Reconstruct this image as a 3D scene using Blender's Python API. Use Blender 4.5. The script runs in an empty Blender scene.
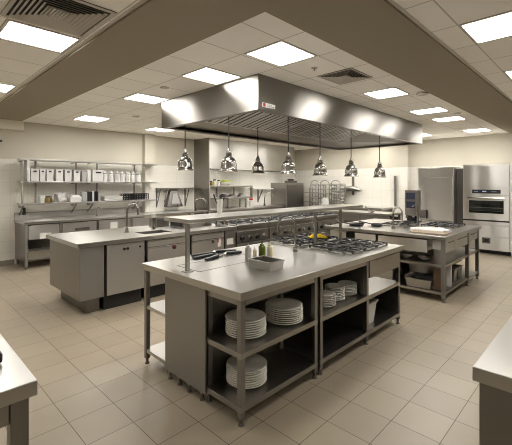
import bpy, bmesh, math, random
from mathutils import Vector, Matrix
random.seed(7)
S = bpy.context.scene
COL = S.collection
PI = math.pi

# ------------------------------------------------------------------ materials
def new_mat(name):
    m = bpy.data.materials.new(name); m.use_nodes = True
    return m, m.node_tree.nodes, m.node_tree.links, m.node_tree.nodes['Principled BSDF']

def plain(name, col, rough=.5, metal=0., bump=0., bscale=60., vary=0., spec=.5):
    m, N, L, b = new_mat(name)
    b.inputs['Base Color'].default_value = (*col, 1)
    b.inputs['Roughness'].default_value = rough
    b.inputs['Metallic'].default_value = metal
    b.inputs['Specular IOR Level'].default_value = spec
    tc = N.new('ShaderNodeTexCoord')
    n = N.new('ShaderNodeTexNoise'); n.inputs['Scale'].default_value = bscale; n.inputs['Detail'].default_value = 3
    L.new(tc.outputs['Object'], n.inputs['Vector'])
    if vary:
        r = N.new('ShaderNodeMix'); r.data_type = 'RGBA'
        r.inputs[6].default_value = (*[c*(1-vary) for c in col], 1)
        r.inputs[7].default_value = (*[min(1, c*(1+vary)) for c in col], 1)
        L.new(n.outputs['Fac'], r.inputs[0]); L.new(r.outputs[2], b.inputs['Base Color'])
    if bump:
        bp = N.new('ShaderNodeBump'); bp.inputs['Strength'].default_value = bump; bp.inputs['Distance'].default_value = .002
        L.new(n.outputs['Fac'], bp.inputs['Height']); L.new(bp.outputs[0], b.inputs['Normal'])
    return m

def steel(name, col=(.38, .365, .34), rough=.3, stretch=(3, 90, 3), wear=.03, wave=.0, aniso=0., grain=.04, flat=False):
    """brushed stainless: fine grain along one axis plus faint smears in the polish"""
    m, N, L, b = new_mat(name)
    b.inputs['Metallic'].default_value = 1
    if aniso:            # horizontal brushing: highlights smear upright
        b.inputs['Anisotropic'].default_value = aniso; b.inputs['Anisotropic Rotation'].default_value = .25
        tg = N.new('ShaderNodeTangent'); tg.direction_type = 'RADIAL'; tg.axis = 'Y' if flat else 'Z'
        L.new(tg.outputs[0], b.inputs['Tangent'])
    tc = N.new('ShaderNodeTexCoord')
    mp = N.new('ShaderNodeMapping'); mp.inputs['Scale'].default_value = stretch
    L.new(tc.outputs['Object'], mp.inputs['Vector'])
    n = N.new('ShaderNodeTexNoise'); n.inputs['Scale'].default_value = 6; n.inputs['Detail'].default_value = 4
    L.new(mp.outputs[0], n.inputs['Vector'])
    n2 = N.new('ShaderNodeTexNoise'); n2.inputs['Scale'].default_value = 3.5; n2.inputs['Detail'].default_value = 4
    L.new(tc.outputs['Object'], n2.inputs['Vector'])
    mr = N.new('ShaderNodeMapRange'); mr.inputs[1].default_value = .6; mr.inputs[2].default_value = 1.4
    mr.inputs[3].default_value = rough-wear*.6; mr.inputs[4].default_value = rough+wear
    mr.inputs[1].default_value = .3; mr.inputs[2].default_value = .7
    L.new(n2.outputs['Fac'], mr.inputs[0]); L.new(mr.outputs[0], b.inputs['Roughness'])
    mx = N.new('ShaderNodeMix'); mx.data_type = 'RGBA'
    mx.inputs[6].default_value = (*[c*.95 for c in col], 1); mx.inputs[7].default_value = (*[min(1, c*1.04) for c in col], 1)
    L.new(n2.outputs['Fac'], mx.inputs[0]); L.new(mx.outputs[2], b.inputs['Base Color'])
    bp = N.new('ShaderNodeBump'); bp.inputs['Strength'].default_value = grain; bp.inputs['Distance'].default_value = .001
    L.new(n.outputs['Fac'], bp.inputs['Height'])
    if wave:
        n3 = N.new('ShaderNodeTexNoise'); n3.inputs['Scale'].default_value = 3.; n3.inputs['Detail'].default_value = 0
        mp3 = N.new('ShaderNodeMapping'); mp3.inputs['Scale'].default_value = (1, 1, .18)
        L.new(tc.outputs['Object'], mp3.inputs['Vector']); L.new(mp3.outputs[0], n3.inputs['Vector'])
        b2 = N.new('ShaderNodeBump'); b2.inputs['Strength'].default_value = wave; b2.inputs['Distance'].default_value = .05
        L.new(n3.outputs['Fac'], b2.inputs['Height']); L.new(b2.outputs[0], bp.inputs['Normal'])
    L.new(bp.outputs[0], b.inputs['Normal'])
    return m

def emit(name, col, strength):
    m, N, L, b = new_mat(name)
    b.inputs['Base Color'].default_value = (*col, 1)
    b.inputs['Emission Color'].default_value = (*col, 1)
    b.inputs['Emission Strength'].default_value = strength
    return m

def tiled(name, base, grout, sx, sy, ox, oy, axes, gw=.004, rough=.4, vary=.06, split=None, paint=None, stone=False, bump=.3):
    """rectangular tiles over two object axes; above height `split` the wall is painted"""
    m, N, L, b = new_mat(name)
    tc = N.new('ShaderNodeTexCoord'); sp = N.new('ShaderNodeSeparateXYZ')
    L.new(tc.outputs['Object'], sp.inputs[0])
    def math_(op, a, c):
        n = N.new('ShaderNodeMath'); n.operation = op
        for i, v in enumerate((a, c)):
            if v is None: continue
            if isinstance(v, (int, float)): n.inputs[i].default_value = v
            else: L.new(v, n.inputs[i])
        return n.outputs[0]
    masks = []; ids = []
    for ax, size, off in ((axes[0], sx, ox), (axes[1], sy, oy)):
        u = math_('DIVIDE', math_('SUBTRACT', sp.outputs[ax], off), size)
        ids.append(math_('FLOOR', u, None))
        fr = math_('FRACT', u, None)
        d = math_('MINIMUM', fr, math_('SUBTRACT', 1., fr))
        masks.append(math_('LESS_THAN', math_('MULTIPLY', d, size), gw*.5))
    g = math_('MAXIMUM', masks[0], masks[1])
    cb = N.new('ShaderNodeCombineXYZ'); L.new(ids[0], cb.inputs[0]); L.new(ids[1], cb.inputs[1])
    wn = N.new('ShaderNodeTexWhiteNoise'); L.new(cb.outputs[0], wn.inputs['Vector'])
    nz = N.new('ShaderNodeTexNoise'); nz.inputs['Scale'].default_value = 7 if stone else 130
    nz.inputs['Detail'].default_value = 6; nz.inputs['Roughness'].default_value = .6
    L.new(tc.outputs['Object'], nz.inputs['Vector'])
    f = math_('ADD', math_('MULTIPLY', wn.outputs['Value'], .45), math_('MULTIPLY', nz.outputs['Fac'], .55))
    mx = N.new('ShaderNodeMix'); mx.data_type = 'RGBA'
    mx.inputs[6].default_value = (*[c*(1-vary) for c in base], 1); mx.inputs[7].default_value = (*[c*(1+vary) for c in base], 1)
    L.new(f, mx.inputs[0])
    m2 = N.new('ShaderNodeMix'); m2.data_type = 'RGBA'; m2.inputs[7].default_value = (*grout, 1)
    L.new(g, m2.inputs[0]); L.new(mx.outputs[2], m2.inputs[6])
    out = m2.outputs[2]; h = math_('SUBTRACT', 1., g)
    if split is not None:
        s = math_('GREATER_THAN', sp.outputs[2], split)
        m3 = N.new('ShaderNodeMix'); m3.data_type = 'RGBA'; m3.inputs[7].default_value = (*paint, 1)
        L.new(s, m3.inputs[0]); L.new(out, m3.inputs[6]); out = m3.outputs[2]
        h = math_('MAXIMUM', h, s)
        rr = N.new('ShaderNodeMapRange'); rr.inputs[3].default_value = rough; rr.inputs[4].default_value = .75
        L.new(s, rr.inputs[0]); L.new(rr.outputs[0], b.inputs['Roughness'])
    else:
        b.inputs['Roughness'].default_value = rough
    L.new(out, b.inputs['Base Color'])
    bp = N.new('ShaderNodeBump'); bp.inputs['Strength'].default_value = bump; bp.inputs['Distance'].default_value = .003
    L.new(h, bp.inputs['Height']); L.new(bp.outputs[0], b.inputs['Normal'])
    return m

WARM = (1., .97, .92)
M = dict(
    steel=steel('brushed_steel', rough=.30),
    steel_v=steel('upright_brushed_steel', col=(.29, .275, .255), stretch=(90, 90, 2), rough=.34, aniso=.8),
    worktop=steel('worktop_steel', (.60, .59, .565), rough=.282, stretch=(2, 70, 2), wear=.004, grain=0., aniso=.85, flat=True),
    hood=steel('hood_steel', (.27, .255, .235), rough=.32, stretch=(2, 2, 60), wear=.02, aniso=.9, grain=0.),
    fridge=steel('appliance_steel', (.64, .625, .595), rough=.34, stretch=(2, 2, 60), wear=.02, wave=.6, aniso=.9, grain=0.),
    dull=steel('dull_steel', (.20, .19, .175), rough=.42),
    front=steel('door_steel', (.46, .445, .42), rough=.34, stretch=(2, 2, 60), wear=.02, wave=.2, aniso=.8, grain=0.),
    chrome=steel('chrome', (.40, .39, .37), rough=.14, wear=.02),
    iron=plain('cast_iron', (.018, .018, .019), .5, 0, .3, 90),
    black=plain('black_plastic', (.012, .012, .014), .35, 0, .05, 80),
    void=plain('dark_recess', (.02, .019, .018), .7, 0, .05, 40),
    rubber=plain('black_rubber', (.015, .015, .015), .7, 0, .1, 80),
    white=plain('white_plastic', (.62, .615, .595), .4, 0, .03, 40),
    china=plain('white_china', (.88, .86, .80), .22, 0, .02, 30),
    paper=plain('white_paper', (.7, .69, .66), .8, 0, .05, 60),
    grey=plain('grey_plastic', (.36, .35, .34), .45, 0, .05, 40),
    cloth_grey=plain('grey_cloth', (.30, .29, .27), .9, 0, .4, 120),
    yellow=plain('yellow_cloth', (.82, .55, .02), .85, 0, .5, 90, .1),
    green=plain('green_liquid', (.10, .15, .012), .25, 0, .02, 30),
    olive=plain('green_mat', (.34, .40, .07), .7, 0, .2, 60),
    cream=plain('cream_sauce', (.78, .72, .50), .3, 0, .02, 30),
    amber=plain('amber_jar', (.20, .14, .03), .2, 0, .02, 30),
    red=plain('red_plastic', (.32, .02, .02), .4, 0, .02, 30),
    wood=plain('board_wood', (.27, .205, .14), .6, 0, .15, 25, .12),
    brown=plain('dark_wood', (.13, .075, .045), .6, 0, .15, 25, .15),
    glass=plain('oven_glass', (.012, .014, .012), .06, 0, 0, 10, 0, .8),
    screen=emit('blue_screen', (.018, .022, .045), .1),
    screen_dark=emit('dark_display', (.02, .03, .05), .3),
    led=emit('display_digits', (.4, .5, .7), .3),
    soffit=plain('brown_paint', (.31, .265, .195), .85, 0, .05, 60),
    cream_paint=plain('cream_paint', (.78, .73, .62), .8, 0, .05, 60),
    taupe=plain('taupe_paint', (.42, .39, .34), .8, 0, .05, 60),
    gap_shade=plain('gap_shade_brown', (.075, .066, .055), .6, 0, .05, 40),
    pale=plain('pale_plastic', (.33, .32, .295), .45, 0, .05, 40),
    tbar=plain('ceiling_white', (.60, .56, .49), .6, 0, .02, 60),
    vent=plain('vent_grey', (.50, .46, .40), .5, .2, .02, 60),
    added_hood_lamp=emit('added_hood_lamp_diffuser', WARM, 3.5),
    panel=emit('lamp_diffuser', WARM, 13.),
    bulb=emit('bulb', (1., .88, .70), 2.5),
    skirting=plain('skirting', (.25, .22, .18), .6, 0, .05, 60),
)

# ------------------------------------------------------------------ mesh builder
def root_of(o):
    while o.parent: o = o.parent
    return o

class MB:
    def __init__(s): s.bm = bmesh.new()
    def box(s, x0, y0, z0, x1, y1, z1, rot=None):
        r = bmesh.ops.create_cube(s.bm, size=1)
        vs = r['verts']
        c = Vector(((x0+x1)/2, (y0+y1)/2, (z0+z1)/2))
        d = Vector((abs(x1-x0), abs(y1-y0), abs(z1-z0)))
        for v in vs:
            p = Vector((v.co.x*d.x, v.co.y*d.y, v.co.z*d.z))
            if rot is not None: p = rot @ p
            v.co = p+c
        return s
    def hexa(s, p):      # 8 points: bottom loop 0-3, top loop 4-7
        v = [s.bm.verts.new(q) for q in p]
        for f in ((3, 2, 1, 0), (4, 5, 6, 7), (0, 1, 5, 4), (1, 2, 6, 5), (2, 3, 7, 6), (3, 0, 4, 7)):
            s.bm.faces.new([v[i] for i in f])
        return s
    def taper(s, cx, cy, z0, z1, ax, ay, bx, by):
        return s.hexa([(cx-ax, cy-ay, z0), (cx+ax, cy-ay, z0), (cx+ax, cy+ay, z0), (cx-ax, cy+ay, z0),
                       (cx-bx, cy-by, z1), (cx+bx, cy-by, z1), (cx+bx, cy+by, z1), (cx-bx, cy+by, z1)])
    def open_tub(s, cx, cy, z0, z1, ax, ay, bx, by, t=.008, rim=.012):
        """tapered open container with wall thickness and a rolled rim"""
        def loop(hx, hy, z): return [s.bm.verts.new((cx+i*hx, cy+j*hy, z)) for i, j in ((-1, -1), (1, -1), (1, 1), (-1, 1))]
        ls = [loop(ax, ay, z0), loop(bx, by, z1-.01), loop(bx+rim, by+rim, z1-.01), loop(bx+rim, by+rim, z1), loop(bx-t, by-t, z1), loop(ax-t, ay-t, z0+t)]
        for a, b in zip(ls, ls[1:]):
            for i in range(4):
                s.bm.faces.new((a[i], a[(i+1) % 4], b[(i+1) % 4], b[i]))
        s.bm.faces.new(ls[0][::-1]); s.bm.faces.new(ls[-1])
        return s
    def cyl(s, p0, p1, r, seg=16, r2=None):
        p0 = Vector(p0); p1 = Vector(p1); d = p1-p0
        q = d.to_track_quat('Z', 'Y').to_matrix().to_4x4()
        bmesh.ops.create_cone(s.bm, cap_ends=True, segments=seg, radius1=r, radius2=r if r2 is None else r2, depth=d.length,
                              matrix=Matrix.Translation((p0+p1)/2) @ q)
        return s
    def tube(s, pts, r, seg=10):
        pts = [Vector(p) for p in pts]; rings = []
        ref = None
        for i, p in enumerate(pts):
            t = (pts[min(i+1, len(pts)-1)]-pts[max(i-1, 0)]).normalized()
            if ref is None: ref = t.orthogonal().normalized()
            ref = (ref-t*ref.dot(t)).normalized(); b = t.cross(ref)
            rr = r[i] if isinstance(r, (list, tuple)) else r
            rings.append([s.bm.verts.new(p+(ref*math.cos(2*PI*k/seg)+b*math.sin(2*PI*k/seg))*rr) for k in range(seg)])
        for a, b in zip(rings, rings[1:]):
            for k in range(seg): s.bm.faces.new((a[k], a[(k+1) % seg], b[(k+1) % seg], b[k]))
        s.bm.faces.new(rings[0][::-1]); s.bm.faces.new(rings[-1])
        return s
    def lathe(s, prof, c=(0, 0, 0), seg=32, cap0=True, cap1=True):
        rings = []
        for r, z in prof:
            rings.append([s.bm.verts.new((c[0]+r*math.cos(2*PI*k/seg), c[1]+r*math.sin(2*PI*k/seg), c[2]+z)) for k in range(seg)])
        for a, b in zip(rings, rings[1:]):
            for k in range(seg): s.bm.faces.new((a[k], a[(k+1) % seg], b[(k+1) % seg], b[k]))
        if cap0: s.bm.faces.new(rings[0][::-1])
        if cap1: s.bm.faces.new(rings[-1])
        return s
    def build(s, name, mat, parent=None, bevel=0., smooth=False, loc=None):
        bmesh.ops.recalc_face_normals(s.bm, faces=s.bm.faces[:])
        off = Vector((0, 0, 0))
        if parent is not None: off = root_of(parent).location
        elif loc is not None: off = Vector(loc)
        for v in s.bm.verts: v.co -= off
        me = bpy.data.meshes.new(name); s.bm.to_mesh(me); s.bm.free()
        me.materials.append(M[mat] if isinstance(mat, str) else mat)
        o = bpy.data.objects.new(name, me); COL.objects.link(o)
        if parent is not None: o.parent = parent
        elif loc is not None: o.location = off
        if smooth:
            for p in me.polygons: p.use_smooth = True
            try: me.set_sharp_from_angle(angle=math.radians(40))
            except Exception: pass
        if bevel:
            b = o.modifiers.new('bevel', 'BEVEL'); b.width = bevel; b.segments = 2; b.limit_method = 'ANGLE'; b.angle_limit = .6
            b.harden_normals = False
        return o

def tag(o, label, cat, group=None):
    o['label'] = label; o['category'] = cat
    if group: o['group'] = group
    return o
def T(name, label, cat, loc, group=None):
    o = bpy.data.objects.new(name, None); o.empty_display_size = .1; COL.objects.link(o); o.location = loc
    return tag(o, label, cat, group)
def struct(o):
    o['kind'] = 'structure'; return o
def dup(root, loc, label=None, rz=None, group=None):
    def cp(o, par):
        c = o.copy(); COL.objects.link(c)
        if par is not None: c.parent = par
        for ch in list(o.children): cp(ch, c)
        return c
    r = cp(root, None); r.location = loc
    if rz is not None: r.rotation_euler = (0, 0, rz)
    if label: r['label'] = label
    if group: r['group'] = group
    return r

def leg(par, x, y, z0, z1, w=.04, mat='steel_v', foot=True):
    o = MB().box(x-w/2, y-w/2, z0+(.05 if foot else 0), x+w/2, y+w/2, z1).build('leg', mat, par, .003)
    if foot:
        MB().cyl((x, y, z0+.012), (x, y, z0+.052), w*.3, 12).cyl((x, y, z0), (x, y, z0+.014), w*.55, 14, w*.4).build('foot', 'dull', o, 0, True)
    return o

def gooseneck(par, x, y, z, h, reach, ang, r=.011, mat='chrome', drop=.08):
    """swan neck tap: rises, arcs over by `reach` towards `ang`, drops a little"""
    R = reach/2; dx, dy = math.cos(ang), math.sin(ang)
    pts = [(x, y, z+.03), (x, y, z+h-R)]
    for k in range(1, 13):
        a = PI-PI*k/12
        u = R+R*math.cos(a); v = R*math.sin(a)
        pts.append((x+dx*u, y+dy*u, z+h-R+v))
    pts.append((x+dx*reach, y+dy*reach, z+h-R-drop))
    MB().tube(pts, r, 10).build('spout', mat, par, 0, True)
    MB().cyl((x, y, z), (x, y, z+.012), r*2.4, 18).cyl((x, y, z+.012), (x, y, z+.06), r*1.7, 18).build('tap_base', mat, par, 0, True)
    ax, ay = -dy, dx
    MB().cyl((x+ax*.01, y+ay*.01, z+.045), (x+ax*.075, y+ay*.075, z+.07), .006, 10).build('tap_lever', mat, par, 0, True)

# ------------------------------------------------------------------ room shell
XW, YW, ZC = 11.0, 8.65, 2.9
X0, Y0 = -2.4, -2.4
fl = tiled('floor_tiles', (.355, .30, .222), (.075, .062, .048), .31, .312, .885-.31*10, .77-.312*12, (0, 1), .0045, .36, .10, stone=True, bump=.25)
struct(MB().box(X0, Y0, -.1, XW, YW, 0).build('floor', fl))
def ctile(n, ox, oy):
    return tiled(n, (.92, .885, .82), (.55, .51, .45), .565, .53, ox, oy, (0, 1), .012, .85, .07, bump=.5)
SO, SI, TO, TI, SZ = 1.29, 1.955, 1.12, 1.815, 2.878
struct(MB().box(SO, TO, ZC, XW, YW, ZC+.1).build('ceiling', ctile('ceiling_tiles', 2.48-.565*2, 2.10-.53*4)))
struct(MB().box(X0, Y0, ZC, SO, YW, ZC+.1).build('ceiling', ctile('ceiling_tiles_left', 1.24-.565*8, 3.345-.53*11)))
struct(MB().box(SO, Y0, ZC, XW, TO, ZC+.1).build('ceiling', ctile('ceiling_tiles_right', 3.24-.565*4, .89-.53*7)))
wb = tiled('wall_tiles', (.74, .715, .645), (.57, .54, .48), .30, .235, .0, 2.125-.235*10, (0, 2), .0045, .28, .03, 2.125, (.55, .515, .425))
wr = tiled('wall_tiles_side', (.74, .715, .645), (.57, .54, .48), .30, .235, .1, 2.125-.235*10, (1, 2), .0045, .28, .03, 2.125, (.55, .515, .425))
struct(MB().box(X0, YW, 0, XW, YW+.1, ZC).build('wall_back', wb))
struct(MB().box(XW, Y0, 0, XW+.1, YW, ZC).build('wall_right', wr))
# the two walls behind the camera, taupe paint
struct(MB().box(X0-.1, Y0, 0, X0, YW, ZC).build('wall_left', 'taupe'))
struct(MB().box(X0, Y0-.1, 0, XW, Y0, ZC).build('wall_front', 'taupe'))
struct(MB().box(X0, YW-.012, 0, 1.87, YW, .10).build('baseboard_back', 'skirting', None, .003))
# dropped soffit: one leg runs to the back wall, the other to the right wall
m = MB()
pts = [(SO, TO), (XW, TO), (XW, TI), (SI, TI), (SI, YW), (SO, YW)]
lo = [m.bm.verts.new((x, y, SZ)) for x, y in pts]; hi = [m.bm.verts.new((x, y, ZC)) for x, y in pts]
m.bm.faces.new(lo[::-1]); m.bm.faces.new(hi)
for i in range(6): m.bm.faces.new((lo[i], lo[(i+1) % 6], hi[(i+1) % 6], hi[i]))
struct(m.build('trim_1', 'soffit'))
struct(MB().box(SO-.03, TO-.03, ZC-.004, SO-.001, YW, ZC).box(SO-.001, TO-.03, ZC-.004, XW, TO-.001, ZC).build('trim_2', 'tbar'))
struct(MB().box(X0, YW-.2, 2.70, 1.99, YW, SZ).build('trim_3', 'cream_paint', None, .004))
struct(MB().box(4.68, YW-.14, 0, 4.97, YW, ZC).build('trim_4', wb))
struct(MB().box(XW-.15, 4.33, 0, XW, 4.78, ZC).build('trim_5', wr))

# ------------------------------------------------------------------ ceiling fittings
def ceiling_light(x0, y0, x1, y1, label):
    t = T('ceiling_light', label, 'ceiling light', ((x0+x1)/2, (y0+y1)/2, ZC), 'recessed ceiling light panels')
    MB().box(x0, y0, ZC-.008, x1, y0+.018, ZC).box(x0, y1-.018, ZC-.008, x1, y1, ZC).box(x0, y0+.018, ZC-.008, x0+.018, y1-.018, ZC).box(x1-.018, y0+.018, ZC-.008, x1, y1-.018, ZC).build('frame', 'tbar', t)
    MB().box(x0+.018, y0+.018, ZC-.006, x1-.018, y1-.018, ZC-.001).build('diffuser', 'panel', t)
for a in (
    (2.48, 2.10, 3.02, 2.58, 'square recessed ceiling light just in front of the near corner of the big hood'),
    (2.46, 3.16, 3.00, 3.64, 'square recessed ceiling light beside the left end panel of the big hood'),
    (2.50, 4.77, 3.03, 5.22, 'recessed ceiling light above the dishwasher counter, left of the hood'),
    (2.62, 7.00, 3.12, 7.60, 'small far recessed ceiling light over the wall shelf of white bins'),
    (4.30, 7.38, 4.86, 7.86, 'far recessed ceiling light peeping out under the left corner of the hood'),
    (4.72, 2.05, 5.22, 2.52, 'recessed ceiling light between the small vent and the round detector'),
    (6.45, 2.03, 6.90, 2.56, 'recessed ceiling light off the far right end of the hood, second beyond the vent'),
    (7.54, 2.05, 8.02, 2.55, 'recessed ceiling light in front of the fridge, third beyond the vent'),
    (9.62, 2.06, 10.2, 2.55, 'farthest recessed ceiling light above the tall oven'),
    (9.50, 3.36, 10.1, 3.86, 'recessed ceiling light half hidden behind the far end of the hood'),
    (3.24, .36, 3.78, .885, 'big recessed ceiling light at the top right beyond the brown soffit'),
    (4.93, .36, 5.47, .885, 'recessed ceiling light cut by the right picture edge, outside the soffit'),
    (.68, 3.35, 1.225, 3.83, 'big recessed ceiling light next to the square air vent at top left'),
    (.68, 5.55, 1.225, 6.05, 'recessed ceiling light at the left picture edge, outside the soffit'),
): ceiling_light(*a)

def diffuser_vent(x0, y0, x1, y1, n, label):
    cx, cy = (x0+x1)/2, (y0+y1)/2
    t = T('air_vent', label, 'air vent', (cx, cy, ZC))
    MB().box(x0, y0, ZC-.004, x1, y1, ZC-.001).build('backing', 'void', t)
    hx, hy = (x1-x0)/2, (y1-y0)/2
    def ring(m, a, b, z0, z1):      # a flat square ring between scale a and b
        P = [[m.bm.verts.new((cx+i*hx*q, cy+j*hy*q, z)) for i, j in ((-1, -1), (1, -1), (1, 1), (-1, 1))] for q, z in ((a, z0), (b, z1), (b, z1+.004), (a, z0+.004))]
        for k in range(4):
            for q in range(4):
                A, B = P[q], P[(q+1) % 4]
                m.bm.faces.new((A[k], A[(k+1) % 4], B[(k+1) % 4], B[k]))
    m = MB(); ring(m, 1., .90, ZC-.010, ZC-.010); m.build('frame', 'vent', t)
    for k in range(n):
        a = .89-.62*k/n; m = MB(); ring(m, a-.62/n*.38, a-.62/n, ZC-.016, ZC-.006); m.build('vane', 'vent', t)
    m = MB(); g = .27/3.5
    for k in range(-3, 4):
        m.box(cx+k*g*hx-.006, cy-.26*hy, ZC-.012, cx+k*g*hx+.006, cy+.26*hy, ZC-.005).box(cx-.26*hx, cy+k*g*hy-.006, ZC-.0121, cx+.26*hx, cy+k*g*hy+.006, ZC-.005)
    m.build('centre_grid', 'vent', t)
    return t
diffuser_vent(.62, 2.64, 1.225, 3.30, 6, 'large square four-way air vent in the ceiling at top left')
diffuser_vent(3.60, 2.05, 4.10, 2.50, 5, 'small square air vent in the ceiling in front of the hood')

t = T('smoke_detector', 'round white smoke detector beside the brown soffit on the right', 'detector', (5.28, 1.90, ZC))
MB().lathe([(.075, 0), (.075, -.018), (.06, -.035), (.03, -.042)], (5.28, 1.90, ZC), 28).build('housing', 'tbar', t, 0, True)
MB().lathe([(.079, -.016), (.079, -.021)], (5.28, 1.90, ZC), 28).build('grille', 'void', t)
t = T('sprinkler_head', 'small ceiling sprinkler between the square light and the vent', 'sprinkler', (3.33, 2.35, ZC))
MB().lathe([(.035, 0), (.033, -.006), (.02, -.01)], (3.33, 2.35, ZC), 20).build('rosette', 'vent', t, 0, True)
MB().cyl((3.33, 2.35, ZC-.03), (3.33, 2.35, ZC-.009), .009, 10).build('nozzle', 'chrome', t)
for (x, y, l) in ((2.62, 4.25, 'flush ceiling speaker disc between two lights left of the hood'), (3.35, 6.45, 'flush ceiling disc beside the far left light'), (7.25, 2.0, 'flush ceiling disc between the lights in front of the fridge')):
    tag(MB().lathe([(.06, 0), (.058, -.008), (.04, -.01)], (x, y, ZC), 20).build('ceiling_disc', 'vent', None, 0, True, (x, y, ZC)), l, 'ceiling fitting')
tag(MB().box(1.60, YW-.05, 2.45, 1.655, YW, 2.49).build('wall_sensor', 'black', None, .004, False, (1.66, YW, 2.45)), 'small black sensor high on the left of the back wall', 'sensor')

# ------------------------------------------------------------------ main hood
HX0, HX1, HY0, HY1, HZ = 3.04, 8.14, 2.93, 5.02, 2.50
t = T('extraction_hood', 'long stainless steel island extraction hood hung from the ceiling', 'hood', ((HX0+HX1)/2, (HY0+HY1)/2, HZ))
w = .015
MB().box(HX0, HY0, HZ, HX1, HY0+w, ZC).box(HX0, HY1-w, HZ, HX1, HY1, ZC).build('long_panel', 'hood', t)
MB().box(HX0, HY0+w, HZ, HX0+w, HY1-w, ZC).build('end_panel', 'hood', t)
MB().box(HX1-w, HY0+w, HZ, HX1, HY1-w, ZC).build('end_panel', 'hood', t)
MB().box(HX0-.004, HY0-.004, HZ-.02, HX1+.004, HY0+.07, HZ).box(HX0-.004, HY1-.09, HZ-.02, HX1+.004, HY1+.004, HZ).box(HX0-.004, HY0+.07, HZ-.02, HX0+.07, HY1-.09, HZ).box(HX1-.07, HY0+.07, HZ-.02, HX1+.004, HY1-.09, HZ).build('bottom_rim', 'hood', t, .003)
# filter bank slopes from the front top down to a gutter along the back
FA, FB = (3.02, 2.885), (4.55, 2.585)     # (y, z) top and foot of the filters
nf = 8; fx0, fx1 = HX0+.1, 7.30
u = Vector((0, FB[0]-FA[0], FB[1]-FA[1])); ln = u.length; u.normalize()
nrm = Vector((0, u.z, -u.y))             # faces down and to the front
for k in range(nf):
    a = fx0+(fx1-fx0)*k/nf; b = fx0+(fx1-fx0)*(k+1)/nf
    def P(x, s, d): return Vector((x, FA[0], FA[1]))+u*s+nrm*d
    def bar(m, xa, xb, s0, s1, d0, d1):
        m.hexa([P(xa, s0, d0), P(xb, s0, d0), P(xb, s1, d0), P(xa, s1, d0), P(xa, s0, d1), P(xb, s0, d1), P(xb, s1, d1), P(xa, s1, d1)])
    m = MB(); bar(m, a, b, 0, ln, -.030, -.026)
    f = m.build('baffle_filter', 'void', t)
    m = MB()
    bar(m, a, a+.006, 0, ln, -.006, .004); bar(m, b-.006, b, 0, ln, -.006, .004); bar(m, a+.006, b-.006, 0, .025, -.006, .004); bar(m, a+.006, b-.006, ln-.025, ln, -.006, .004)
    ns = 5
    for j in range(ns):
        c = a+(b-a)*(j+.5)/ns
        bar(m, c-.029, c+.029, .025, ln-.025, 0, .006)
    m.build('slats', 'worktop', f)
MB().hexa([(fx0-.06, FB[0], FB[1]+.02), (HX1-.1, FB[0], FB[1]+.02), (HX1-.08, HY1-.02, HZ+.005), (HX0+.02, HY1-.02, HZ+.005),
           (fx0-.06, FB[0], FB[1]+.035), (HX1-.1, FB[0], FB[1]+.035), (HX1-.08, HY1-.02, HZ+.02), (HX0+.02, HY1-.02, HZ+.02)]).build('gutter', 'hood', t)
MB().hexa([(fx1, FA[0], FA[1]), (HX1-.02, HY0+.02, HZ+.01), (HX1-.02, HY1-.02, HZ+.01), (fx1, FB[0], FB[1]),
           (fx1, FA[0], FA[1]+.01), (HX1-.02, HY0+.02, HZ+.03), (HX1-.02, HY1-.02, HZ+.03), (fx1, FB[0], FB[1]+.02)]).build('inner_end', 'hood', t)
lp = MB().box(3.11, HY0-.006, 2.525, 3.33, HY0-.0005, 2.575).build('label_plate', 'paper', t); lp['label'] = 'white notice strip with a red mark'
MB().box(3.115, HY0-.009, 2.53, 3.155, HY0-.006, 2.57).build('red_mark', 'red', lp)
MB().box(3.175, HY0-.008, 2.538, 3.31, HY0-.006, 2.548).box(3.175, HY0-.008, 2.556, 3.27, HY0-.006, 2.563).build('print', 'grey', lp)

# ------------------------------------------------------------------ pendant heat lamps
def heat_lamp(x, y, z, top, s, label):
    t = T('heat_lamp', label, 'pendant lamp', (x, y, z), 'chrome heat lamps hanging under the hood')
    prof = [(.100, 0), (.105, .004), (.102, .012), (.092, .022), (.088, .045), (.087, .09), (.081, .118), (.066, .143), (.045, .160), (.036, .166)]
    inner = [(r-.004, h) for r, h in prof[::-1]]
    MB().lathe([(r*s, h*s) for r, h in inner+prof], (x, y, z), 32, False, False).build('shade', 'chrome', t, 0, True)
    MB().lathe([(.038*s, .164*s), (.040*s, .175*s), (.030*s, .182*s), (.036*s, .19*s), (.036*s, .2*s), (.028*s, .206*s), (.033*s, .214*s), (.030*s, .228*s), (.016*s, .236*s), (.012*s, .262*s), (.005*s, .268*s)], (x, y, z), 24).build('neck', 'chrome', t, 0, True)
    MB().cyl((x, y, z+.262*s), (x, y, top), .0075, 8).build('cord', 'black', t)
    MB().lathe([(.004, .012), (.045*s, .014), (.062*s, .028), (.06*s, .045), (.03*s, .09*s)], (x, y, z), 20).build('bulb', 'bulb', t, 0, True)
    l = bpy.data.lights.new('heat_lamp_beam', 'SPOT'); l.energy = 4; l.color = (1, .86, .66); l.spot_size = 1.9; l.spot_blend = .6; l.shadow_soft_size = .05
    o = bpy.data.objects.new('heat_lamp_beam', l); COL.objects.link(o); o.parent = t; o.location = (0, 0, -.01)
yf = HY0+.035
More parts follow.
